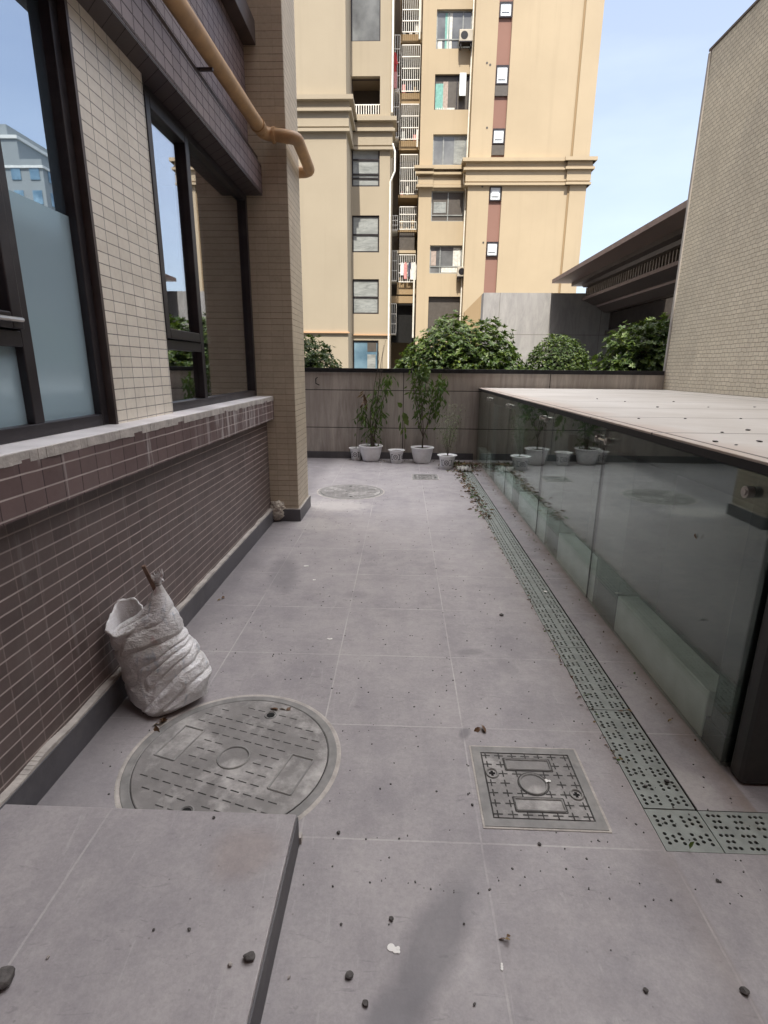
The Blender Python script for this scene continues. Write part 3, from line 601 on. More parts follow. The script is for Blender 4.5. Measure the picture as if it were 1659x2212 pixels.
for pa_, pb_, pr_ in ((-60, 92, .05), (285, 322, .05), (570, 730, .06)): MB().tube([(xx(899), Yd-.3, yz(pa_)), (xx(899), Yd-.3, yz(pb_))], pr_, 8).build('pipe_length', MT['whitebar'], pp)
p2 = MB(); X2 = -.80; p2.tube([(X2+.1, 29.9, Y(30, 845, 312).z), (X2+.22, 29.9, Y(30, 848, 330).z), (X2+.22, 29.9, Y(30, 848, 372).z), (X2+.0, 29.9, Y(30, 842, 395).z), (X2, 29.9, Y(30, 840, 720).z), (X2, 29.9, .5)], .045, 8)
p2.tube([(X2+.05, 29.9, 13.6), (X2+.05, 29.9, HT)], .045, 8)
tag(p2.build('drain_pipe', MT['whitebar']), 'white downpipe with a kink below the cornice, on the corner of the shade-toned cream block', 'pipe')
lr = MB(); c0 = Y(36.3, 852, 113); lr.tube([c0, c0+Vector((0, 0, .12))], .02, 6); l2 = thing('hanging_dress', 'red and pink dress drying beside the balcony cages', 'laundry'); l2.location = c0
def lo(b, n, m, root, **k): o = b.build(n, m, root, **k); o.matrix_parent_inverse = Matrix.Translation(-Vector(root.location)); return o
q = MB(); q.face([c0+Vector(v) for v in ((-.08, 0, 0), (.08, 0, 0), (.22, .05, -.55), (.1, -.04, -.6), (-.1, -.04, -.6), (-.22, .05, -.5))]); q.box(c0.x-.13, c0.x+.13, c0.y, c0.y+.08, c0.z-1.0, c0.z-.1); lo(q, 'bodice', MT['red'], l2)
q = MB(); q.box(c0.x-.16, c0.x+.17, c0.y-.01, c0.y+.09, c0.z-1.75, c0.z-.95); lo(q, 'skirt', MT['pink'], l2)
random.seed(3)
for k, (px, mt, lb) in enumerate(((869, 'wcloth', 'narrow white garment, first from the left on the lowest caged balcony'), (876, 'pink', 'salmon pink garment second on the lowest caged balcony'), (885, 'navy', 'dark garment in the middle of the lowest caged balcony'), (890, 'wcloth', 'short white garment right of the dark one on the lowest caged balcony'), (896, 'wcloth', 'bright white garment nearest the white downpipe on the lowest caged balcony'))):
    c = Y(Yd-.3, px, 570); h = .5+.7*random.random(); q = MB()
    q.face([c+Vector(v) for v in ((-.04, 0, .1), (.04, 0, .1), (.11, .02, -.1), (.09, .03, -h), (-.09, -.02, -h), (-.11, .02, -.1))])
    q.face([c+Vector(v) for v in ((-.11, .06, -.1), (-.09, .05, -h), (.09, .08, -h), (.11, .06, -.1), (.04, .04, .1), (-.04, .04, .1))])
    tag(q.build('drying_garment', MT[mt]), lb, 'laundry', 'clothes drying on the caged balcony')
# --- middle recess C and big block D
CD = thing('apartment_block', 'sunlit yellow apartment block with a brown strip of small windows', 'building')
cw = MB(); YC = 36.0
WC = [(1.56, 3.56, z0, z1) for z0, z1 in ((3.4, 6.0), (7.35, 8.96), (10.3, 11.98), (13.34, 14.93), (16.17, 17.93), (19.15, 21.0), (22.2, 24), (25.2, 27))]
wall_open(cw, .78, 3.66, 0, HT, YC, WC); cw.face([(.78, YC, 0), (.78, YC, HT), (.78, 40, HT), (.78, 40, 0)]); cw.face([(.78, YC, HT), (3.66, YC, HT), (3.66, 40, HT), (.78, 40, HT)])
cw.build('recess_wall', MT['cream'], CD)
for i, (x0, x1, z0, z1) in enumerate(WC):
    if i == 0:
        o = facade_window(CD, x0, x1, z0, z1, YC+.16, pane='brownpane', t=.03, name='garage_opening'); k = MB()
        for j in range(15): k.box(x0+.08+j*.13, x0+.1+j*.13, YC+.05, YC+.08, z0, z0+.5)
        k.box(x0, x1, YC+.05, YC+.08, z0+.5, z0+.54); k.build('balustrade', MT['sheetpane'], o)
    elif i == 1:
        facade_window(CD, x0, x1, z0, z1, YC+.14, vs=(x0+.65,), hs=(z0+.42,), pane='flatpane', fcol='sheetpane', curtains=((x0+.08, x0+.4, z0+.48, z1-.3, 'beigecurtain'), (x0+1.45, x1-.08, z0+.1, z1-.1, 'whitecurtain'), (x0+.75, x1-.1, z0+.08, z0+.38, 'whitecurtain')))
    elif i == 2: facade_window(CD, x0, x1, z0, z1, YC+.14, vs=(x0+1.02,), hs=(z0+.36,), pane='brownpane', fcol='sheetpane', curtains=((x0+.15, x0+.9, z0+.5, z0+1.1, 'sheetpane'),))
    elif i == 3: facade_window(CD, x0, x1, z0, z1, YC+.14, vs=(x0+.62,), pane='flatpane', fcol='sheetpane', curtains=((x0+1.25, x1-.1, z0+.1, z1-.1, 'sheetpane'),))
    elif i == 4:
        o = facade_window(CD, x0, x1, z0, z1, YC+.14, vs=(x0+1.3,), pane='brownpane', curtains=((x0+.05, x0+.5, z0+.08, z1-.4, 'teal'), (x0+.5, x0+.78, z0+.08, z1-.3, 'beigecurtain'), (x0+.1, x0+1.2, z0+.06, z0+.16, 'whitecurtain')))
        k = MB(); k.box(x0+1.4, x0+1.42, YC-.25, YC+.14, z0+.7, z1-.05); k.box(x0+1.42, x0+1.78, YC-.18, YC-.14, z0+.62, z1-.02); k.build('open_sash', MT['brightpane'], o)
    elif i == 5: facade_window(CD, x0, x1, z0, z1, YC+.14, vs=(x0+.72, x0+1.5), hs=(z0+.5,), pane='flatpane', fcol='sheetpane', curtains=((x0+.5, x0+.72, z0+.06, z1-.1, 'teal'), (x0+.62, x0+.9, z0+.06, z1-.1, 'whitecurtain'), (x0+.1, x0+.35, z0+.06, z0+.45, 'whitecurtain')))
    else: facade_window(CD, x0, x1, z0, z1, YC+.14)
cc = [(12.1, 12.24, .16), (12.28, 12.62, .06), (12.78, 12.9, .22), (13.04, 13.2, .3)]
cornice(CD, .78, 1.62, YC-.12, YC+.1, cc, MT['cream'], left=1, right=0); cornice(CD, 1.64, 3.5, YC, YC+.1, cc, MT['cream'], right=0)
dw = MB(); YD = 35.3
WD = [(4.92, 5.68, 4.0, 12.0), (4.92, 5.68, 13.4, HT-.5)]
wall_open(dw, 3.66, 9.6, 0, HT, YD, WD, .22)
dw.box(9.6, 10.56, YD-.1, 45, 0, HT); dw.face([(3.66, YD, 0), (3.66, YD, HT), (3.66, YC+.1, HT), (3.66, YC+.1, 0)]); dw.face([(3.66, YD, HT), (9.6, YD, HT), (9.6, 45, HT), (3.66, 45, HT)])
dw.build('front_wall', MT['cream'], CD)
dp = MB(); dp.box(9.5, 9.597, YD-.05, YD+.02, 0, HT); dp.build('pilaster_edge', MT['tan'], CD)
for t, b in ((-1, 37), (140, 182), (277, 311), (402, 434), (522, 554)):
    z1 = Y(YD, 1066, t).z if t > 0 else 20.95; z0 = Y(YD, 1066, b).z
    o = facade_window(CD, 4.95, 5.65, z0, z1, YD+.02, pane='brightpane', t=.07, name='small_window'); k = MB(); k.box(5.08, 5.5, YD+.0475-.03, YD+.055-.03, z0+.25, z1-.2); k.build('reflection_panel', MT['brightpane'], o)
pn = MB(); pn.box(4.93, 5.67, YD+.12, YD+.16, 4.0, 12.0); pn.box(4.93, 5.67, YD+.12, YD+.16, 13.4, HT-.5); pn.build('brown_panel_strip', MT['pinkbrown'], CD)
for b in (182, 311): z0 = Y(YD, 1066, b).z; MB().box(4.94, 5.66, YD+.02, YD+.118, z0-.55, z0-.05).build('louvre_box', MT['brownpane'], CD)
cornice(CD, 3.6, 10.56, YD, YD+.6, CP, MT['cream'], left=1, right=1); cornice(CD, 9.45, 10.6, YD-.12, YD+.5, CP, MT['cream'], left=1, right=1)
for px, py in ((1052, 136), (1059, 140), (1052, 276), (1042, 403), (1044, 524)): p = Y(YD, px, py); MB().tube([(p.x, YD-.01, p.z), (p.x, YD+.004, p.z)], .06, 10).build('wall_vent', MT['brownpane'], CD)
tag(MB().tube([(3.58, YC-.15, HT-1), (3.58, YC-.15, 13.4), (3.42, YC-.4, 13.1), (3.42, YC-.4, 12.3), (3.6, YC-.15, 11.9), (3.6, YC-.15, 1)], .04, 8).build('drain_pipe', MT['whitebar']), 'thin pale downpipe in the corner of the sunlit yellow block', 'pipe')
MT['accase'] = plain('ac_casing', (.42, .38, .31), .5)
def ac(px, py, label):
    p = Y(YC-.3, px, py); root = thing('air_conditioner', label, 'air conditioner', 'air conditioners on the yellow block', p)
    b = MB(); b.box(-.38, .38, -.15, .15, 0, .56); b.build('casing', MT['accase'], root, bevel=.02)
    b = MB(); b.tube([(-.1, -.156, .28), (-.1, -.151, .28)], .2, 20); b.build('fan_grille', MT['darkmetal'], root)
    b = MB(); b.box(-.36, .36, -.2, .28, -.05, -.004); b.box(-.3, -.26, -.15, .28, -.25, -.05); b.box(.26, .3, -.15, .28, -.25, -.05); b.build('bracket', MT['frame'], root)
ac(1006, 92, 'upper white air conditioner on the yellow block, beside the top window'); ac(1000, 598, 'lower white air conditioner on the yellow block, beside the lowest curtained window')

RWL = MB(); pts = [Y(30, *p) for p in ((1003, 674), (1044, 633), (1060, 633), (1060, 760), (1003, 760))]
RWL.face(pts); RWL.face([p+Vector((0, .3, 0)) for p in reversed(pts)])
for a_1, b_1 in zip(pts, pts[1:]+pts[:1]): RWL.face([a_1, a_1+Vector((0, .3, 0)), b_1+Vector((0, .3, 0)), b_1])
tag(RWL.build('shadow_panel', MT['tan']), 'slanting tan panel added for the diagonal shadow left of the grey stone wall, at the foot of the yellow block', 'wall')  # added panel whose tan stands in for the diagonal shadow
# tower across the way, seen only as a reflection in the left window; and an unseen block added behind the camera to shade the passage
BH = thing('rear_shade_block', 'unseen dark block added behind the viewer to shade the passage', 'building')
MB().box(-1.3, 26, -20, -3.6, 0, 25).build('walls', MT['pinkbrown'], BH)
MB().box(-1.3, 26.2, -20.2, -3.55, 25, 25.3).build('roof', MT['tan'], BH)
TW = thing('tower_block', 'grey blue tower reflected in the nearest left window', 'building')
b = MB(); b.box(46.5, 49.5, 80, 98, 0, 28.5); b.box(49.5, 60, 80, 98, 0, 31.2); b.box(51, 57, 80.5, 90, 31.2, 32.8); b.build('walls', stucco('tower_render', (.25, .27, .27)), TW)
k = MB()
for i in range(9):
    for j in range(5): k.box(47+j*2.6, 48.3+j*2.6, 79.9, 79.99, 2+3*i, 3.7+3*i)
    for j in range(6): k.box(46.4, 46.49, 81+j*2.8, 82.6+j*2.8, 2+3*i, 3.7+3*i)
k.build('window_rows', MT['bluepane'], TW)
k = MB(); k.box(46.3, 60.1, 79.8, 98, 27.4, 27.7); k.box(49.3, 60.1, 79.8, 98, 30.9, 31.3); k.build('cornice', MT['whitecurtain'], TW)

# ------------------------------------------------------------------ manholes and drain
MT['cover'] = plain('cast_cover', (.205, .196, .19), .6, var=.22, scale=9, bump=.0012, bscale=90, dirt=(.52, .50, .48, .95))
MT['groove'] = plain('groove_shade_dirt', (.05, .048, .046), .9, var=.6, scale=20)  # dark tone painted in for shadow and dirt in the cover grooves
MT['ring'] = plain('cover_ring', (.21, .206, .20), .6, var=.25, scale=14, dirt=(.36, .34, .31, .6))
def strip(mb, p, q_, w_, z):
    p, q_ = Vector((*p, z)), Vector((*q_, z)); d = (q_-p).normalized(); s_2 = Vector((-d.y, d.x, 0))*w_/2
    mb.face([p-s_2, q_-s_2, q_+s_2, p+s_2])
def round_cover(name, label, cx_, cy_, rad, th, faded):
    t = thing(name, label, 'manhole cover', None, (cx_, cy_, 0))
    b = MB(); b.lathe([(rad, -.02), (rad, .003), (rad-.004, .0045), (rad-.032, .0045), (rad-.036, .001), (rad-.036, -.02)], seg=72); b.v = b.v; b.f = b.f[:-2]; b.mi = b.mi[:-2]; b.build('rim', MT['ring'], t)
    b = MB().lathe([(rad+.018, .0008), (rad+.012, .0022), (rad, .0022)], seg=72); b.f = b.f[:-2]; b.mi = b.mi[:-2]; b.build('mortar_ring', MT['mortar'], t)
    r2 = rad-.040; b = MB(); b.lathe([(r2, -.02), (r2, .004), (r2-.003, .0055)], seg=72); b.build('plate', MT['cover'], t)
    dk = MB(); dk.lathe([(rad-.036, .0012), (r2, .0012)], seg=72); dk.f = dk.f[:-2]; dk.mi = dk.mi[:-2]; dk.build('gap', MT['groove'], t)
    ct, sn = math.cos(th), math.sin(th); rot = lambda u, v: (u*ct-v*sn, u*sn+v*ct)
    g_ = MB(); rd = MB(); pu, pv = .056, .052; zt = .0062
    def inplate(u, v): return abs(abs(u)-.275) < .062 and abs(v) < .12
    for i in range(-8, 9):
        for j in range(-9, 10):
            u, v = i*pu, j*pv
            if math.hypot(u, v) > r2-.045 or math.hypot(u, v) < .085 or inplate(u, v) or (abs(u) < .05 and abs(abs(v)-.3) < .05): continue
            if random.random() < .04: continue
            strip(g_, rot(u-.019, v), rot(u+.019, v), .0055, zt); 
    if random.random() < .45: strip(g_, rot(u, v-.014), rot(u, v+.014), .0032, zt+.0003)
    g_.build('tread_grooves', MT['groove'], t)  # flat dark strips laid on the plate for groove shadow
    for sgn in (1, -1):
        for a, c in (((-.225, -.1), (-.225, .1)), ((-.325, -.1), (-.325, .1)), ((-.225, .1), (-.325, .1)), ((-.225, -.1), (-.325, -.1))):
            p, q_ = rot(a[0]*sgn, a[1]), rot(c[0]*sgn, c[1]); rd.tube([(*p, .0062), (*q_, .0062)], .0045, 6)
        rd.build('raised_plate_border', MT['ring'], t); rd = MB()
    rd = MB().tube([(.065*math.cos(a), .065*math.sin(a), .0065) for a in [2*math.pi*i/24 for i in range(25)]], .005, 6)
    rd.build('centre_ring', MT['ring'], t)
    for v in (.3, -.3):
        p = rot(0, v); MB().tube([(p[0], p[1], .0058), (p[0], p[1], .0066)], .019, 16).build('lifting_hole', MT['black'], t)
        MB().tube([(p[0]+.026*math.cos(a), p[1]+.026*math.sin(a), .006) for a in [2*math.pi*i/16 for i in range(17)]], .004, 6).build('hole_collar', MT['ring'], t)
    return t
round_cover('manhole_cover', 'large round grey manhole cover by the sack, half under the step', -.685, 1.855, .435, -.30, 0)
round_cover('manhole_cover', 'round manhole cover in the distance, between the pillar and the potted plants', -.665, 6.86, .435, .1, 1)
def square_cover(label, x0, x1, y0, y1):
    t = thing('inspection_cover', label, 'manhole cover', None, ((x0+x1)/2, (y0+y1)/2, 0)); hx, hy = (x1-x0)/2, (y1-y0)/2
    b = MB()
    for a, c, d, e in ((-hx, hx, -hy, -hy+.035), (-hx, hx, hy-.035, hy), (-hx, -hx+.035, -hy+.035, hy-.035), (hx-.035, hx, -hy+.035, hy-.035)): b.box(a, c, d, e, -.02, .0045)
    b.build('frame', MT['ring'], t)
    b = MB()
    for a, c, d, e in ((-hx-.008, hx+.008, -hy-.008, -hy), (-hx-.008, hx+.008, hy, hy+.008), (-hx-.008, -hx, -hy, hy), (hx, hx+.01, -hy, hy)): b.box(a, c, d, e, -.01, .0025)
    b.build('mortar_edge', MT['mortar'], t)
    MB().box(-hx+.036, hx-.036, -hy+.036, hy-.036, -.02, .0012).build('gap', MT['groove'], t)
    MB().box(-hx+.041, hx-.041, -hy+.041, hy-.041, -.02, .004).build('plate', MT['cover'], t)
    g_ = MB(); px, py = (hx*2-.11)/6, (hy*2-.11)/6
    for i in range(7):
        for j in range(7):
            u, v = -hx+.055+i*px, -hy+.055+j*py
            if (abs(u) < .10 and abs(abs(v)-.105) < .035) or math.hypot(u, v) < .072 or (abs(abs(u)-.155) < .03 and abs(v+.05*(1 if u > 0 else -1)) < .035): continue
            strip(g_, (u-.019, v), (u+.019, v), .0065, .0046); strip(g_, (u, v-.018), (u, v+.018), .0055, .0049)
    g_.build('tread_grooves', MT['groove'], t)
    r_ = MB(); d_ = MB()
    for s2 in (1, -1):
        y_a, y_b = s2*.105-.028, s2*.105+.028
        pts = [(-.09, y_a), (.09, y_a), (.09, y_b), (-.09, y_b), (-.09, y_a)]
        for p, q_ in zip(pts[:-1], pts[1:]): r_.tube([(*p, .005), (*q_, .005)], .004, 6)
        for p, q_ in zip(pts[:-1], pts[1:]): strip(d_, (p[0]*1.07, p[1]+(.007 if p[1] > s2*.105 else -.007)), (q_[0]*1.07, q_[1]+(.007 if q_[1] > s2*.105 else -.007)), .005, .0053)
        r_.build('raised_plate_border', MT['ring'], t); r_ = MB()
    ci = [2*math.pi*i/28 for i in range(29)]
    r_.tube([(.052*math.cos(a), .052*math.sin(a), .005) for a in ci], .0045, 6)
    for a, b2 in zip(ci[:-1], ci[1:]): strip(d_, (.060*math.cos(a), .060*math.sin(a)), (.060*math.cos(b2), .060*math.sin(b2)), .005, .0053)
    r_.build('centre_ring', MT['ring'], t); d_.build('border_groove', MT['groove'], t)
    for u, v in ((-.155, .052), (.155, -.048)): MB().tube([(u+.022*math.cos(a), v+.025*math.sin(a), .0055) for a in ci], .005, 6).build('lock_collar', MT['ring'], t); h_ = MB().box(u-.005, u+.005, v-.013, v+.013, .004, .0056); h_.box(u-.012, u+.012, v-.004, v+.004, .004, .0058); h_.build('keyhole', MT['black'], t)
square_cover('square grey inspection cover beside the perforated drain, with two lifting keyholes', .328, .772, 1.555, 1.972)
square_cover('small square inspection cover in front of the right potted plants', .175, .565, 7.72, 8.12)

MT['grate'] = plain('drain_plate', (.245, .268, .25), .6, var=.2, scale=16, bump=.001, dirt=(.20, .20, .17, .8))
def perforated(W_, L_, cl, r=.0073):
    """plate in its own x,y with round holes at the given points"""
    V, E, Fc = [], [], []
    def loop(pts):
        b = len(V); V.extend(Vector(p) for p in pts); n = len(pts); Fc.append(list(range(b, b+n)))
        for i in range(n): E.append((b+i, b+(i+1) % n))
    loop([(0, 0), (W_, 0), (W_, L_), (0, L_)])
    for x_, y_ in cl: loop([(x_+r*math.cos(math.pi*k/4+.3), y_+r*.95*math.sin(math.pi*k/4+.3)) for k in range(8)])
    vo, eo, fo, ov, oe, of = delaunay_2d_cdt(V, E, Fc, 0, 1e-7)
    b = MB(); b.v = [(v.x, v.y, 0) for v in vo]; b.f = [tuple(f) for f, src in zip(fo, of) if src == [0]]; b.mi = [0]*len(b.f); return b
def clusters(x0s, ys, swap=False):
    pts = []
    for cx_ in x0s:
        for cy_ in ys:
            for u, n in ((-.026, 3), (0, 2), (.026, 3)):
                for k in range(n):
                    v = (k-(n-1)/2)*.0195; pts.append((cx_+v, cy_+u) if swap else (cx_+u, cy_+v))
    return pts
def finish_plate(b, name, root_loc, label, group):
    o = b.build(name, MT['grate'], None, loc=root_loc)
    s_3 = o.modifiers.new('thick', 'SOLIDIFY'); s_3.thickness = .006; s_3.offset = -1
    return tag(o, label, 'drain cover', group)
ylist = [.04+.0742*k for k in range(8)]
base = perforated(.192, .596, clusters((.047, .145), ylist))
GR = 'perforated plates of the drain strip'
p0 = finish_plate(base, 'drain_plate', (.943, 1.667+.002, -.001), 'perforated drain plate at the corner end of the long strip, right of the square cover', GR)
for k in range(1, 13):
    L0 = 1.669+.6*k
    if L0+.58 > 9.3: break
    c = p0.copy(); COL.objects.link(c); c.location = (.943+random.uniform(-.002, .002), L0, -.001)
    c['label'] = 'grey green perforated drain plate along the foot of the glass' if k < 9 else 'drain plate near the potted plants, partly under fallen leaves'
cb = perforated(.196, .18, clusters((.052, .148), (.052, .128)))
finish_plate(cb, 'drain_plate', (.942, 1.483, -.001), 'short corner drain plate where the perforated strip turns right', GR)
cb = perforated(.55, .18, clusters([.045+.077*k for k in range(7)], (.047, .133), True))
c1 = finish_plate(cb, 'drain_plate', (1.142, 1.483, -.001), 'drain plate running off the right edge of the picture', GR)
for k in (1, 2, 3):
    c = c1.copy(); COL.objects.link(c); c.location = (1.142+.556*k, 1.483, -.001); c['label'] = 'drain plate beyond the right edge of the picture, in front of the glass enclosure'
MB().box(1.139, 1.1425, 1.666, 9.3, -.03, .002).build('drain_frame_edge', MT['groove'], None)
tag(bpy.data.objects['drain_frame_edge'], 'dark thin metal edging strip between the drain plates and glass side paving', 'edging')

# ------------------------------------------------------------------ pots and plants
def pot(name, label, px, py, h, r_top, r_base, big, yy=None):
    p = Z(0, px, py); t = thing(name, label, 'flower pot', 'white flower pots against the boundary wall', (p.x, p.y+r_base if yy is None else yy, 0))
    if big: prof = [(r_base*.9, 0), (r_base, .01), (r_base*1.1, .06), (r_top*.9, h*.75), (r_top*.91, h-.02), (r_top, h-.018), (r_top*1.0, h), (r_top*.90, h), (r_top*.87, h-.03)]
    else: prof = [(r_base*.95, 0), (r_base, .008), (r_base*1.1, h*.5), (r_top*.8, h-.035), (r_top*.84, h-.02), (r_top, h-.008), (r_top, h), (r_top*.88, h), (r_top*.78, h-.03)]
    MB().lathe(prof, seg=48).build('pot_body', MT['white'], t, smooth=True)
    MB().lathe([(r_top*.80, h-.034), (r_top*.78, h-.026)], seg=32).build('soil', MT['soil'], t)
    if not big:      # printed round emblem and upright strokes, wrapped on the pot
        k = MB(); rr = lambda z_: np.interp(z_, [0, h*.5, h-.035], [r_base, r_base*1.1, r_top*.8])+.0012
        def wp(u, z_, off): a = off+u/rr(z_); return (rr(z_)*math.sin(a), -rr(z_)*math.cos(a), z_)
        def stroke(u0, z0, u1, z1, w_, off):
            d = Vector((u1-u0, z1-z0)); n = Vector((-d.y, d.x)).normalized()*w_/2; k.face([wp(u0-n.x, z0-n.y, off), wp(u1-n.x, z1-n.y, off), wp(u1+n.x, z1+n.y, off), wp(u0+n.x, z0+n.y, off)])
        zc = h*.48; rr0 = .036
        for off in (-.15, 1.35, -1.65, 2.9):
            for i in range(18):
                a, b2 = 2*math.pi*i/18, 2*math.pi*(i+1)/18; stroke(rr0*math.cos(a), zc+rr0*math.sin(a), rr0*math.cos(b2), zc+rr0*math.sin(b2), .010, off)
            stroke(-.018, zc-.012, 0, zc+.016, .008, off); stroke(.018, zc-.012, 0, zc+.016, .008, off); stroke(-.02, zc-.012, .02, zc-.012, .008, off)
        for off in (.55, -.85, 2.1, -2.4):
            stroke(0, zc-.04, 0, zc+.04, .012, off); stroke(-.014, zc+.042, .014, zc+.042, .009, off); stroke(-.014, zc-.042, .014, zc-.042, .009, off)
        for off in (-.15,):
            for a, b2 in ((-.055, .045), (.055, .045), (-.055, -.045), (.055, -.045)): stroke(a-.008, zc+b2, a+.008, zc+b2, .014, off)
        k.build('printed_emblem', MT['blueprint'], t)
    return t
B1 = pot('flower_pot', 'large plain white pot on the left, holding the tall drooping green plant', 800, 998, .275, .215, .145, True)
B2 = pot('flower_pot', 'large plain white pot on the right, holding the tall branching green plant', 912, 1002, .275, .205, .14, True)
S1 = pot('flower_pot', 'small printed white pot half hidden behind the left large pot', 771, 990, .215, .135, .085, False, 9.41)
S2 = pot('flower_pot', 'small printed white pot between the two large pots', 856, 1001, .225, .15, .095, False)
S3 = pot('flower_pot', 'small printed white pot farthest right, beside the heap of leaves', 966, 1014, .225, .165, .105, False)
def P3(y_, x, yy): return Y(y_, x, yy)
def plant(name, label, t, stems, leaves, cat='plant', mats=('bark', 'leaf2')):
    root = thing(name, label, cat, None, tuple(t.location)+()); root.location.z = .24
    inv = Matrix.Translation(-Vector(root.location))
    b = MB()
    for pts, r0, r1 in stems:
        n = len(pts); b.tube(pts, [r0+(r1-r0)*i/(n-1) for i in range(n)], 6)
    o = b.build('stem', MT[mats[0]], root); o.matrix_parent_inverse = inv
    by = {}
    for p, d, n_, l, w_, mt in leaves: by.setdefault(mt, MB()).leaf(p, d, n_, l, w_, .3)
    for mt, b in by.items():
        o = b.build('withered_foliage' if mt == 'dead' else 'foliage', MT[mt], root); o.matrix_parent_inverse = inv
    return root
def along(pts, t):
    t *= len(pts)-1; i = min(int(t), len(pts)-2); return Vector(pts[i]).lerp(Vector(pts[i+1]), t-i)
rnd = random.Random(11)
def droop(lv, pts, t0, t1, n, l, w_, mt, spread=.05, dz=-1.):
    for i in range(n):
        p = along(pts, t0+(t1-t0)*rnd.random()) + Vector((rnd.gauss(0, spread), rnd.gauss(0, spread), rnd.gauss(0, spread)))
        d = Vector((rnd.gauss(0, .55), rnd.gauss(0, .55), dz+rnd.gauss(0, .35))); lv.append((p, d, (rnd.gauss(0, 1), -1, .6), l*rnd.uniform(.6, 1.25), w_*rnd.uniform(.7, 1.2), mt))
# left tall plant
y1 = B1.location.y; st_, lv = [], []
def S_(y_, *pts): return [P3(y_+rnd.uniform(-.05, .05)*(i > 0), a, b2) for i, (a, b2) in enumerate(pts)]
tr = S_(y1, (803, 968), (803, 945), (801, 925)); st_.append((tr, .026, .02)); tr2 = S_(y1, (806, 968), (809, 940), (812, 915)); st_.append((tr2, .018, .012))
bs = [S_(y1, (801, 925), (790, 895), (787, 870), (789, 845)), S_(y1, (801, 925), (800, 890), (806, 860), (808, 835), (815, 800), (819, 775), (815, 735)), S_(y1, (810, 920), (820, 880), (833, 850), (836, 825), (840, 812)),
      S_(y1, (804, 920), (811, 880), (818, 845), (825, 800), (826, 770), (833, 735)), S_(y1, (800, 925), (787, 905), (778, 892)), S_(y1, (811, 920), (820, 900), (828, 892)), S_(y1, (812, 900), (817, 850), (822, 790), (829, 745))]
for b_2 in bs: st_.append((b_2, .008, .0025))
for t in (tr, tr2): droop(lv, t, .3, 1, 26, .12, .026, 'leaf2', .06)
droop(lv, bs[0], .1, .6, 16, .12, .03, 'leaf2', .06); droop(lv, bs[0], .6, 1.0, 18, .12, .03, 'dead', .03)
droop(lv, bs[1], .05, .45, 32, .12, .026, 'leaf2', .06); droop(lv, bs[2], .1, 1, 62, .13, .03, 'leaf2', .045); droop(lv, bs[2], .7, 1, 14, .12, .03, 'leaf_light', .03)
droop(lv, bs[3], .1, .5, 30, .12, .026, 'leaf2', .05); droop(lv, bs[4], .2, 1, 30, .13, .03, 'leaf2', .045); droop(lv, bs[4], .8, 1, 5, .13, .03, 'leaf_light', .03); droop(lv, bs[5], .2, 1, 26, .13, .03, 'leaf2', .045)
plant('potted_shrub', 'tall drooping shrub with a withered brown tip and bare twigs, in the left large pot', B1, st_, lv, 'potted plant')
# right tall plant
y2 = B2.location.y; st_, lv = [], []
tr = S_(y2, (912, 972), (913, 950), (915, 942)); st_.append((tr, .014, .011))
bs = [S_(y2, (914, 945), (904, 915), (899, 880), (896, 845), (901, 815), (904, 800), (905, 785)), S_(y2, (914, 945), (909, 910), (912, 880), (918, 850), (920, 820), (918, 800)), S_(y2, (915, 942), (922, 920), (930, 890), (940, 860), (948, 840), (950, 828), (951, 815)),
      S_(y2, (915, 942), (913, 900), (910, 860), (906, 830), (912, 812), (915, 795)), S_(y2, (922, 920), (935, 900), (945, 880), (950, 870)), S_(y2, (909, 910), (902, 870), (892, 840), (890, 800), (893, 770))]
for b_2 in bs: st_.append((b_2, .0075, .003))
droop(lv, bs[0], .45, 1, 90, .11, .034, 'leaf_light', .055, -.7); droop(lv, bs[0], .1, .5, 20, .12, .026, 'leaf2', .04); droop(lv, bs[1], .25, 1, 80, .12, .03, 'leaf2', .06, -.8); droop(lv, bs[1], .3, 1, 22, .12, .03, 'leaf_light', .05, -.8)
droop(lv, bs[2], .25, 1, 85, .12, .032, 'leaf2', .06, -.8); droop(lv, bs[2], .3, 1, 36, .11, .03, 'leaf_light', .05, -.6); droop(lv, bs[3], .3, 1, 50, .12, .03, 'leaf2', .05); droop(lv, bs[3], .7, 1, 40, .12, .036, 'leaf_light', .05, -.6); droop(lv, bs[4], .3, 1, 50, .11, .03, 'leaf2', .05)
plant('potted_shrub', 'tall branching shrub with bright green upper leaves, in the right large pot', B2, st_, lv, 'potted plant')
# seedling with a few broad leaves
y3 = S2.location.y; s3 = S_(y3, (874, 976), (875, 940), (873, 910), (871, 885)); lv = []
for (a, b2), d, l, w_, mt in (((868, 880), (-.2, -.3, .3), .12, .085, 'leaf_light'), ((870, 890), (.35, -.2, -.7), .20, .11, 'leaf_light'), ((872, 900), (.5, -.2, -.8), .17, .09, 'leaf_light'), ((863, 895), (-.1, -.2, -1), .15, .035, 'leaf2'), ((866, 910), (-.15, -.3, -1), .17, .04, 'leaf2'), ((870, 925), (-.3, -.2, -1), .13, .035, 'leaf2'), ((874, 920), (.2, -.2, -1), .13, .035, 'leaf2'), ((875, 935), (.2, -.1, -1), .12, .04, 'leaf2')):
    lv.append((P3(y3-.03, a, b2), d, (0, -1, .5), l, w_, mt))
plant('seedling', 'thin seedling with a few broad light green leaves in the middle printed pot', S2, [(s3, .005, .003)], lv, 'potted plant')
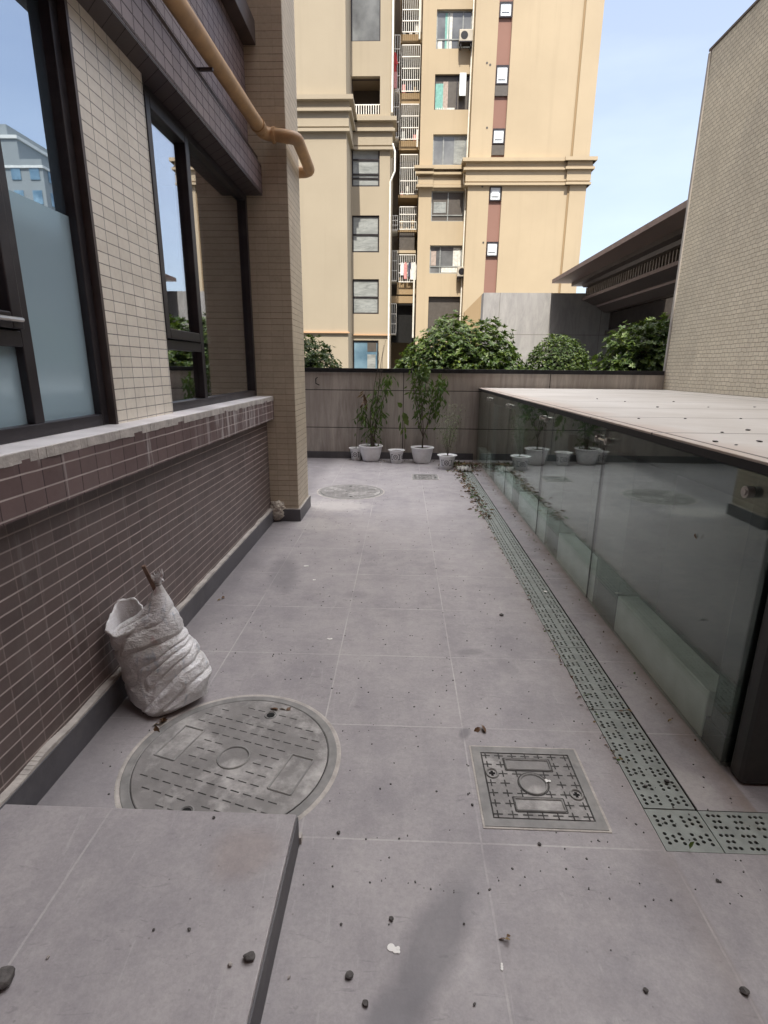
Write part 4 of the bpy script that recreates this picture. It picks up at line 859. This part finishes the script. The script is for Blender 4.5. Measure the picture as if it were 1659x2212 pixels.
# airy fine-leaved plant
y5 = S3.location.y; st_, lv = [], []
for k in range(9):
    a0 = rnd.uniform(962, 970); tip = [(975, 862), (955, 900), (985, 880), (992, 893), (965, 875), (945, 915), (980, 905), (997, 880), (972, 890)][k]
    pts = S_(y5, (967, 985), ((967+tip[0])/2+rnd.uniform(-4, 4), (985+tip[1])/2), tip); st_.append((pts, .0028, .001))
    for i in range(75):
        t = rnd.uniform(.25, 1.0); p = along(pts, t)+Vector((rnd.gauss(0, .05), rnd.gauss(0, .05), rnd.gauss(0, .05))); lv.append((p, (rnd.gauss(0, 1), rnd.gauss(0, 1), rnd.gauss(0, .6)), (0, -.5, 1), .022, .011, 'leaf_light' if rnd.random() < .6 else 'leaf2'))
plant('airy_shrub', 'airy fine leaved light green plant in the rightmost printed pot', S3, st_, lv, 'potted plant', ('bark', 'leaf_light'))
y4 = S1.location.y; plant('bare_cutting', 'single bare thin stem in the half hidden small pot', S1, [(S_(y4, (769, 972), (770, 950), (773, 900), (772, 885)), .006, .003)], [(P3(y4-.02, 768, 935), (-.2, -.3, -1), (0, -1, 0), .07, .02, 'leaf2')], 'potted plant')

# ------------------------------------------------------------------ bushes behind the wall
def bush(name, label, cx_, cy_, z0, rx, ry, rz, n, leaf=(.10, .036), seed=1, light=.2, round_=False, bumps=.22):
    r_ = random.Random(seed); t = thing(name, label, 'bush', None, (cx_, cy_, z0))
    by = {'leaf': MB(), 'leaf_light': MB()}
    def rad(d): return 1 + (bumps*noise.noise(d*1.7+Vector((seed*7, 0, 0))) + bumps*.6*noise.noise(d*4.1+Vector((0, seed*3, 0))))
    for i in range(n):
        d = Vector((r_.gauss(0, 1), r_.gauss(0, 1)*.8-.15, abs(r_.gauss(0, 1))*.9-.15)).normalized()
        dep = 1 - abs(r_.gauss(0, .13 if round_ else .2)) + (.05 if r_.random() < .1 else 0)
        if noise.noise(d*5.5+Vector((0, 0, seed*5)))+noise.noise(d*11) < -.34 and not round_ and dep > .8: continue
        k = rad(d)*dep; p = Vector((d.x*rx*k, d.y*ry*k, d.z*rz*k+.05))
        if p.z < -.15: continue
        ax = (d*.8 + Vector((r_.gauss(0, .45), r_.gauss(0, .45), .55+r_.gauss(0, .35)))).normalized()
        u = ax.orthogonal().normalized(); v = ax.cross(u); m_ = 7 if not round_ else 6; ph = r_.random()*6.28
        lgt = r_.random() < light*(.4+1.5*max(0, noise.noise(d*3+Vector((seed, 2, 0)))+.35)) and dep > .85
        mb_ = by['leaf_light' if lgt else 'leaf']
        for j in range(m_):
            a = ph+2*math.pi*j/m_+r_.gauss(0, .2); o_ = u*math.cos(a)+v*math.sin(a); s_4 = r_.uniform(.7, 1.15)
            mb_.leaf(p, o_*.9+ax*r_.uniform(.25, .8), ax, leaf[0]*s_4, leaf[1]*s_4, .18)
    by['leaf'].build('foliage', MT['leaf'], t); by['leaf_light'].build('young_shoots', MT['leaf_light'], t)
    b = MB()
    for k in range(22):
        d = Vector((r_.gauss(0, 1), r_.gauss(0, .8), abs(r_.gauss(0, 1))+.3)).normalized(); e = Vector((d.x*rx*.9, d.y*ry*.9, d.z*rz*.88)); mid = e*.5+Vector((r_.gauss(0, .06), r_.gauss(0, .06), .06)); b.tube([(d.x*.06, d.y*.06, -.3), tuple(mid), tuple(e)], [.022, .014, .005], 5)
    b.build('branches', MT['bark'], t)
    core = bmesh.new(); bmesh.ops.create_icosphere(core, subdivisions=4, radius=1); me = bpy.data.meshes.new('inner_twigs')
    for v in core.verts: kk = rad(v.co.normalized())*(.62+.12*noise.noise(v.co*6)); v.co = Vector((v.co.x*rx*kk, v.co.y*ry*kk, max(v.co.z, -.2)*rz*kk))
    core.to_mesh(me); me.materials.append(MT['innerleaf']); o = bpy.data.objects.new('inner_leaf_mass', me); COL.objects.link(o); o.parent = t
    return t
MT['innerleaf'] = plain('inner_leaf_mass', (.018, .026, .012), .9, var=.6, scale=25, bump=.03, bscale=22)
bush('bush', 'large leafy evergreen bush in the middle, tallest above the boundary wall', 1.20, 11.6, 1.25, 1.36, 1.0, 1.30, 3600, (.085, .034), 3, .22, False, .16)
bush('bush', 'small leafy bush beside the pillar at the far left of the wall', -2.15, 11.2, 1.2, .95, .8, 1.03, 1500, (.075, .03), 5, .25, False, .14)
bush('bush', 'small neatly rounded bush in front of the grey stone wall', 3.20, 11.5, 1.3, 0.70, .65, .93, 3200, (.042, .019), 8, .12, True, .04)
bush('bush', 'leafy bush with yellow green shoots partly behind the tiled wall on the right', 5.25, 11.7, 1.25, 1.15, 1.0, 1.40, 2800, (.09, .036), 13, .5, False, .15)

# ------------------------------------------------------------------ woven sack
MT['sack'] = None
m = Mat('woven_sack'); u, v, z_ = m.sep()
wv1 = m.math('SINE', m.math('MULTIPLY', m.math('ADD', u, m.math('MULTIPLY', v, .8)), 1100.)); wv2 = m.math('SINE', m.math('MULTIPLY', z_, 1100.))
c = m.mix(m.ramp(m.noise(3.5, 6, rough=.65), .35, .65), (.58, .56, .54), (.90, .90, .92))
c = m.mix(m.ramp(m.noise(9, 6, rough=.7), .56, .72, 0, .5), c, (.38, .32, .27))
c = m.mix(m.ramp(m.noise(1, 4, v=m.map(scale=(14, 14, 4), rot=(0, .8, 0)), dist=.8), .6, .68, 0, .45), c, (.22, .30, .40))
c = m.mix(m.ramp(m.noise(1, 4, v=m.map(scale=(9, 9, 6), rot=(0, .5, 0), loc=(3, 1, 4)), dist=.8), .64, .7, 0, .4), c, (.36, .12, .10))
m.set(col=c, rough=.36, spec=.6); m.bump(m.math('ADD', wv1, wv2), .0003, .5)
m.bump(m.noise(1, 6, v=m.map(scale=(22, 22, 55), rot=(0, -.5, 0)), rough=.65, dist=2.0), .010, .9); MT['sack'] = m.m
SKL = Vector((-1.165, 2.27, 0))
SK = thing('woven_sack', 'dirty white woven sack leaning on the brown tiled wall, one corner tied up', 'sack', None, SKL); SK.scale = (.86, .88, .97)
def interp(tab, t):
    ks = [r_[0] for r_ in tab]; return [np.interp(t, ks, [r_[i] for r_ in tab]) for i in range(1, len(tab[0]))]
def fold(p, amp):
    wp_ = p+Vector((noise.noise(p*6), noise.noise(p*6+Vector((9, 0, 0))), noise.noise(p*6+Vector((0, 9, 0)))))*.035
    g1 = wp_.z*.82-wp_.x*.57; g2 = wp_.x*.82+wp_.z*.57                     # across and along the folds, which rise to the right
    r1 = abs(noise.noise(Vector((g2*3.5, p.y*3, g1*15)))); r2 = abs(noise.noise(Vector((g2*8+5, p.y*7, g1*34)))); r3 = abs(noise.noise(wp_*19+Vector((4, 4, 4))))
    dv, _ = noise.voronoi(Vector((g2*4.5, p.y*6, g1*13))); vr = min(dv[1]-dv[0], .5)
    dw_, _ = noise.voronoi(Vector((g2*15, p.y*15, g1*24))); vs = min(dw_[1]-dw_[0], .45)
    return amp*(.75*(min(r1, .33)*3-.5) - .5*max(0, .09-r1)*6 + .9*(.3-vr) + .45*(.25-vs) + .15*(min(r3, .3)*2-.3))
def loft(tab, seg, rows, amp, expo=2., ebase=None):
    b = MB(); 
    for i in range(rows+1):
        t = i/rows; cx_, cy_, cz_, rx, ry, tx, ty = interp(tab, t)
        for j in range(seg):
            a = 2*math.pi*j/seg; ca, sa = math.cos(a), math.sin(a)
            ex = expo if ebase is None else ebase+(expo-ebase)*min(1, t/.42); k = (abs(ca)**ex+abs(sa)**ex)**(-1/ex)
            p = Vector((cx_+rx*ca*k, cy_+ry*sa*k, cz_+tx*ca*rx+ty*sa*ry)); n_ = Vector((ca*ry, sa*rx, 0)).normalized()
            f_ = fold(p, amp)*min(1, 6*(rx)); p += n_*f_; p.z = max(p.z+.3*f_, .004); p.x = max(p.x, -1.375-SKL.x if p.z > .14 else -1.345-SKL.x)
            b.v.append(tuple(p))
    for i in range(rows):
        for j in range(seg): b.f.append((i*seg+j, i*seg+(j+1) % seg, (i+1)*seg+(j+1) % seg, (i+1)*seg+j)); b.mi.append(0)
    return b
body = loft([(0, .02, -.04, .004, .04, .03, 0, 0), (.03, .03, -.03, .004, .16, .16, 0, 0), (.10, .04, -.02, .045, .225, .195, 0, 0), (.22, .045, -.01, .13, .24, .185, .08, 0), (.36, .015, -.01, .22, .215, .165, .08, 0), (.50, -.02, -.02, .32, .205, .145, .06, 0), (.60, -.03, -.03, .39, .185, .12, -.05, 0),
             (.68, .0, -.035, .44, .15, .095, .0, 0), (.76, .03, -.04, .49, .105, .07, .1, 0), (.84, .048, -.04, .545, .065, .048, .1, 0), (.90, .055, -.04, .60, .036, .028, 0, 0), (.96, .06, -.04, .645, .014, .014, 0, 0), (1., .065, -.04, .68, .022, .02, 0, 0)], 260, 230, .0125, 2.3, 1.25)
body.f.append(tuple(reversed(range(260)))); body.mi.append(0)
body.build('sack_body', MT['sack'], SK, smooth=True)
mth = loft([(0, -.09, .02, .2, .10, .10, 0, 0), (.35, -.125, -.03, .32, .105, .10, 0, .1), (.7, -.135, -.055, .41, .094, .088, .0, .45), (.9, -.138, -.065, .452, .090, .082, .05, .62), (1, -.138, -.07, .468, .096, .088, .05, .65)], 90, 60, .013)
# rolled rim and the inside
seg = 90; last = [Vector(mth.v[60*seg+j]) for j in range(seg)]; cen = sum(last, Vector())/seg
def ring(k, dz): return [cen+(p-cen)*k+Vector((0, -.25*dz, dz)) for p in last]
for k, dz in ((1.05, .006), (1.04, .014), (.98, .018), (.93, .010), (.90, -.03), (.86, -.07), (.74, -.11), (.5, -.13), (.1, -.14)):
    b0 = len(mth.v)-seg; mth.v += [tuple(p+Vector((.006*noise.noise(p*22), 0, .011*noise.noise(p*24+Vector((0, 0, dz*30)))+.006*noise.noise(p*70)+(.0 if dz > 0 else .012*noise.noise(Vector((p.x*45, p.y*45, 0))))))) for p in ring(k, dz)]
    for j in range(seg): mth.f.append((b0+j, b0+(j+1) % seg, b0+seg+(j+1) % seg, b0+seg+j)); mth.mi.append(0)
mth.build('open_mouth', MT['sack'], SK, smooth=True)
tie = MB(); tie.tube([(.057+.017*math.cos(a), -.04+.017*math.sin(a), .63+.002*a) for a in [i*.5 for i in range(30)]], .003, 5); tie.build('tie_string', MT['stone_lt'], SK)
frl = MB(); rr_ = random.Random(4)
for k in range(26): frl.leaf((.065+rr_.gauss(0, .01), -.04+rr_.gauss(0, .008), .66), (rr_.gauss(0, .35), rr_.gauss(0, .3), 1), (rr_.gauss(0, 1), 1, 0), .05*rr_.uniform(.6, 1.2), .014, .1)
frl.build('frayed_corner', MT['sack'], SK)
stk = MB(); stk.box(-.008, .008, -.008, .008, -.09, .10); o = stk.build('wooden_stick', MT['wood'], None, bevel=.001); o.location = SKL+Vector((.03, -.05, .63)); o.rotation_euler = (.1, -.28, .3); tag(o, 'short splintered wooden stick poking out of the top of the sack', 'stick')

# crumpled paper bag by the pillar
cbg = bmesh.new(); bmesh.ops.create_icosphere(cbg, subdivisions=5, radius=1)
for v in cbg.verts:
    p = v.co.copy(); k = 1+.28*(1-2*abs(noise.noise(Vector((p.x*1.5, p.y*1.5, p.z*4)))))-.12+.1*noise.noise(p*7); v.co = Vector((p.x*.088*k+.012*p.z, p.y*.07*k, (p.z+1)*.108*(1+.15*noise.noise(p*3))))
me = bpy.data.meshes.new('crumpled_bag'); cbg.to_mesh(me); me.polygons.foreach_set('use_smooth', [True]*len(me.polygons)); pb = Z(0, 597, 1130); me.materials.append(plain('paper_bag', (.55, .50, .43), .7, var=.3, scale=25, bump=.006, dirt=(.10, .085, .07, .8)))
o = bpy.data.objects.new('crumpled_bag', me); COL.objects.link(o); o.location = (pb.x-.01, pb.y+.09, 0); tag(o, 'crumpled brown and white bag on the ground in the corner by the pillar', 'litter')

# ------------------------------------------------------------------ pebbles, leaves and scraps
def rock(name, label, px, py, size, mat, z=0., group=None, seed=0, flat=.65, cat='stone'):
    bm = bmesh.new(); bmesh.ops.create_icosphere(bm, subdivisions=3 if size > .012 else 2, radius=1); r_ = random.Random(seed+px)
    ax = [Vector((r_.gauss(0, 1), r_.gauss(0, 1), r_.gauss(0, 1))).normalized() for _ in range(9)]; cut = [r_.uniform(.62, .95) for _ in ax]
    for v in bm.verts:
        for a, c_ in zip(ax, cut):
            d = v.co.dot(a)
            if d > c_: v.co -= a*(d-c_)
        v.co *= 1+.08*noise.noise(v.co*3+Vector((seed, 0, 0)))
        v.co = Vector((v.co.x*size, v.co.y*size*.85, v.co.z*size*flat))
    me = bpy.data.meshes.new(name); bm.to_mesh(me); me.materials.append(mat); o = bpy.data.objects.new(name, me); COL.objects.link(o)
    p = Z(z, px, py); o.location = (p.x, p.y, z+size*flat*.72+.001); o.rotation_euler[2] = r_.uniform(0, 6)
    return tag(o, label, cat, group)
def wsize(px, py, d, z=0.): return (Z(z, px-d/2, py)-Z(z, px+d/2, py)).length/2
for px, py, d, mt, z, lb in ((755, 2110, 20, 'stone', 0, 'angular dark stone near the front, left of the dark streak'), (790, 2170, 17, 'stone', 0, 'black rounded stone at the very front, left of the dark streak'),
    (845, 1987, 13, 'stone', 0, 'small dark round stone just above the white scrap'), (538, 2072, 28, 'stone', .13, 'brown stone on the step, near its dark riser'), (497, 2087, 13, 'stone_lt', .13, 'small pale stone on the step beside the brown one'),
    (5, 2125, 56, 'stone', .13, 'big dark stone cut off by the left edge of the picture'), (1608, 2145, 20, 'stone', 0, 'dark stone at the front right on the joint line'), (1395, 2142, 13, 'stone', 0, 'small brown stone at the front, between two joint lines'),
    (1165, 1825, 9, 'stone', 0, 'dark pebble on the joint line below the square cover'), (731, 1800, 10, 'stone', 0, 'pebble right of the step corner'), (624, 2113, 9, 'stone_lt', 0, 'pale round pebble right of the dark riser'),
    (409, 2009, 9, 'stone', .13, 'dark pebble in the middle of the step'), (332, 2010, 7, 'stone', .13, 'tiny pebble left of the middle of the step'), (536, 2245, 8, 'stone', .13, 'dark pebble at the bottom edge of the step'), (1550, 1904, 9, 'stone', 0, 'dark pebble at the right, below the drain strip'),
    (1556, 1906, 6, 'stone', 0, 'small pebble touching the dark pebble below the drain strip'), (104, 2070, 9, 'stone_lt', .13, 'pale pebble on the left part of the step'), (1395, 1700, 9, 'stone', 0, 'dark lump on the perforated plates right of the square cover'), (1083, 1330, 10, 'stone', 0, 'dark pebble left of the drain strip, beyond the square cover'),
    (462, 1768, 8, 'stone', .13, 'dark pebble near the back edge of the step'), (1440, 1690, 12, 'stone', 0, 'dark clod on the drain strip'), (1020, 1740, 7, 'stone', 0, 'pebble left of the square cover')):
    rock('pebble' if d < 12 else 'stone', lb, px, py, wsize(px, py, d, z), MT[mt], z, 'loose stones on the paving', px)
rs_ = random.Random(21)
for k in range(74):
    if k < 45: px, py = rs_.uniform(560, 1010), rs_.uniform(1060, 1500)
    elif k < 60: px, py = rs_.uniform(700, 1500), rs_.uniform(1500, 2200)
    else: px, py = rs_.uniform(440, 640), rs_.uniform(1140, 1420)
    p = Z(0, px, py)
    if p.x < -1.3 or p.x > .9 or (p.y < 1.5 and p.x < -.3): continue
    rock('gravel_bit', 'tiny gravel bit lying loose on the paving', px, py, rs_.uniform(.0024, .0052), MT['stone' if k % 4 else 'stone_lt'], 0, 'tiny gravel bits scattered over the paving', k)
for k in range(14):
    px, py = ((1455, 868), (1480, 905), (1530, 880), (1560, 935), (1600, 905), (1630, 880), (1640, 955), (1590, 962), (1350, 868), (1380, 905), (1545, 955), (1615, 930), (1420, 880), (1290, 862))[k]
    rock('gravel_bit', 'dark crumb of debris lying on the pale stone roof slab', px, py, rs_.uniform(.008, .016), MT['stone'], 1.28, 'dark crumbs of debris on the pale roof', k, .3, 'debris')
def flat_scrap(name, label, px, py, lobes, mat, z=0., cat='litter', th=.0015):
    p = Z(z, px, py); b = MB()
    for n_l, (dx, dy, r0) in enumerate(lobes): b.tube([(dx, dy, .001), (dx, dy, .001+th+.0005*n_l)], r0, 14); 
    o = b.build(name, mat); o.location = (p.x, p.y, z); return tag(o, label, cat)
flat_scrap('paper_scrap', 'flat white gourd shaped scrap on the paving left of the dark streak', 850, 2051, ((-.007, .004, .011), (.006, -.003, .009), (.014, -.007, .005), (.013, .002, .0055)), MT['scrap'])
flat_scrap('paper_scrap', 'small white scrap on the paving beyond the sack', 659, 1223, ((0, 0, .012), (.012, .002, .010), (.022, .003, .007)), MT['scrap'])
flat_scrap('paper_scrap', 'thin white scrap just right of the joint line in the middle of the paving', 712, 1381, ((0, 0, .008), (.01, .004, .007), (-.01, .003, .006)), MT['scrap'])
flat_scrap('paper_scrap', 'white speck between the joints near the manhole cover and glass', 678, 1253, ((0, 0, .010), (.009, .002, .007)), MT['scrap'])
flat_scrap('paper_scrap', 'tiny narrow white scrap at the front beside the joint line', 1084, 2094, ((0, 0, .004), (.001, .006, .004), (.002, .012, .003)), MT['scrap'])
flat_scrap('paper_scrap', 'white round scrap lying on the drain strip', 1178, 1278, ((0, 0, .013),), MT['scrap'], .0)
flat_scrap('gum_spot', 'pale spot on the square cover, right of its centre ring', 1162+18, 1687, ((0, 0, .008), (.012, -.002, .006)), MT['scrap'], .006)
def leaf_thing(name, label, px, py, n, l, seed, mat='dead', z=0., group=None, cat='leaf', spread=.01):
    p = Z(z, px, py); r_ = random.Random(seed); b = MB()
    for i in range(n): b.leaf((r_.gauss(0, spread), r_.gauss(0, spread), .006+r_.uniform(0, .012)), (r_.gauss(0, 1), r_.gauss(0, 1), r_.uniform(-.1, .5)), (r_.gauss(0, .5), r_.gauss(0, .5), 1), l*r_.uniform(.7, 1.2), l*.5, .4)
    o = b.build(name, MT[mat]); o.location = (p.x, p.y, z); return tag(o, label, cat, group)
leaf_thing('dry_leaf', 'curled dry leaves at the foot of the sack, on the manhole rim', 343, 1565, 6, .05, 1)
leaf_thing('dry_leaf', 'curled tan leaf at the far edge of the big round cover', 607, 1535, 3, .045, 2)
leaf_thing('dry_leaf', 'flat brown leaf on the paving above the square cover', 1038, 1580, 2, .045, 3)
leaf_thing('dry_leaf', 'dry leaf crumpled on the paving near the wall beyond the sack', 478, 1296, 3, .03, 4)
leaf_thing('dry_leaf', 'dark torn leaf lying on the perforated drain plates', 1350, 1535, 4, .03, 5)
leaf_thing('yellow_leaf', 'small yellow green leaf on the corner drain plates', 1480, 1795+35, 1, .035, 6, 'leaf_light')
leaf_thing('dead_twig', 'tiny forked twig on the front paving by the joint line', 1096, 2035, 3, .02, 7)
# drift of leaves at the far end of the drain
b = MB(); r_ = random.Random(31); b.k = 0; by = {'dead': MB(), 'leaf2': MB()}
for i in range(1400):
    t = r_.random()
    if t < .5: x_, y_ = r_.gauss(1.06, .13), r_.gauss(8.8, .26)
    elif t < .8: x_, y_ = .96+r_.gauss(0, .05), r_.uniform(5.6, 9)
    elif t < .93: x_, y_ = .935+r_.gauss(0, .012), r_.uniform(1.9, 6)
    else: x_, y_ = 1.3+r_.gauss(0, .03), r_.uniform(2, 8.6)
    hgt = .09*max(0, 1-abs(y_-8.75)/.4)*r_.random() if t < .5 else 0
    s_5 = 1 if t < .8 else .4
    (by['dead'] if r_.random() < .86 else by['leaf2']).leaf((x_, y_, .005+hgt), (r_.gauss(0, 1), r_.gauss(0, 1), r_.gauss(0, .3)), (r_.gauss(0, .6), r_.gauss(0, .6), 1), s_5*r_.uniform(.03, .075), s_5*r_.uniform(.012, .03), .35)
for i in range(160): by['dead'].leaf((r_.uniform(-.9, .9), BWY-.1-abs(r_.gauss(0, .12)), .006), (r_.gauss(0, 1), r_.gauss(0, .5), r_.gauss(0, .2)), (0, 0, 1), r_.uniform(.02, .07), .016, .3)
for k_, b in by.items(): tag(b.build('fallen_leaves', MT[k_]), ('brown dry leaf litter drifted along the drain and the potted plants' if k_ == 'dead' else 'greener fallen leaves mixed in the litter along the drain'), 'leaf litter', kind='stuff')
p = Z(0, 1003, 1018); b = bmesh.new(); bmesh.ops.create_grid(b, x_segments=18, y_segments=14, size=1)
for v in b.verts: v.co = Vector((v.co.x*(.11+.03*noise.noise(v.co*2)), v.co.y*(.07+.03*noise.noise(v.co*3)), .02+max(0, .07*(1-3.2*abs(noise.noise(v.co*1.7))))+.015*noise.noise(v.co*6)))
me = bpy.data.meshes.new('plastic_bag'); b.to_mesh(me); me.materials.append(MT['scrap']); o = bpy.data.objects.new('plastic_bag', me); COL.objects.link(o); o.location = (p.x, p.y, 0); md = o.modifiers.new('t', 'SOLIDIFY'); md.thickness = .002; tag(o, 'crumpled white plastic bag on the leaf heap beside the rightmost pot', 'litter')
# fine grit
gr = MB(); r_ = random.Random(5)
for i in range(700):
    x_, y_ = r_.uniform(-1.3, 1.3), 1.3+7.5*r_.random()**1.6
    if y_ < 1.5 and x_ < -.3: continue
    s_6 = r_.uniform(.001, .0028); gr.box(x_-s_6, x_+s_6*r_.uniform(.6, 2), y_-s_6, y_+s_6, .0005, .001+s_6, rot=r_.random()*3)
tag(gr.build('fine_grit', MT['stone']), 'fine dark grit speckling the paving', 'grit', kind='stuff')
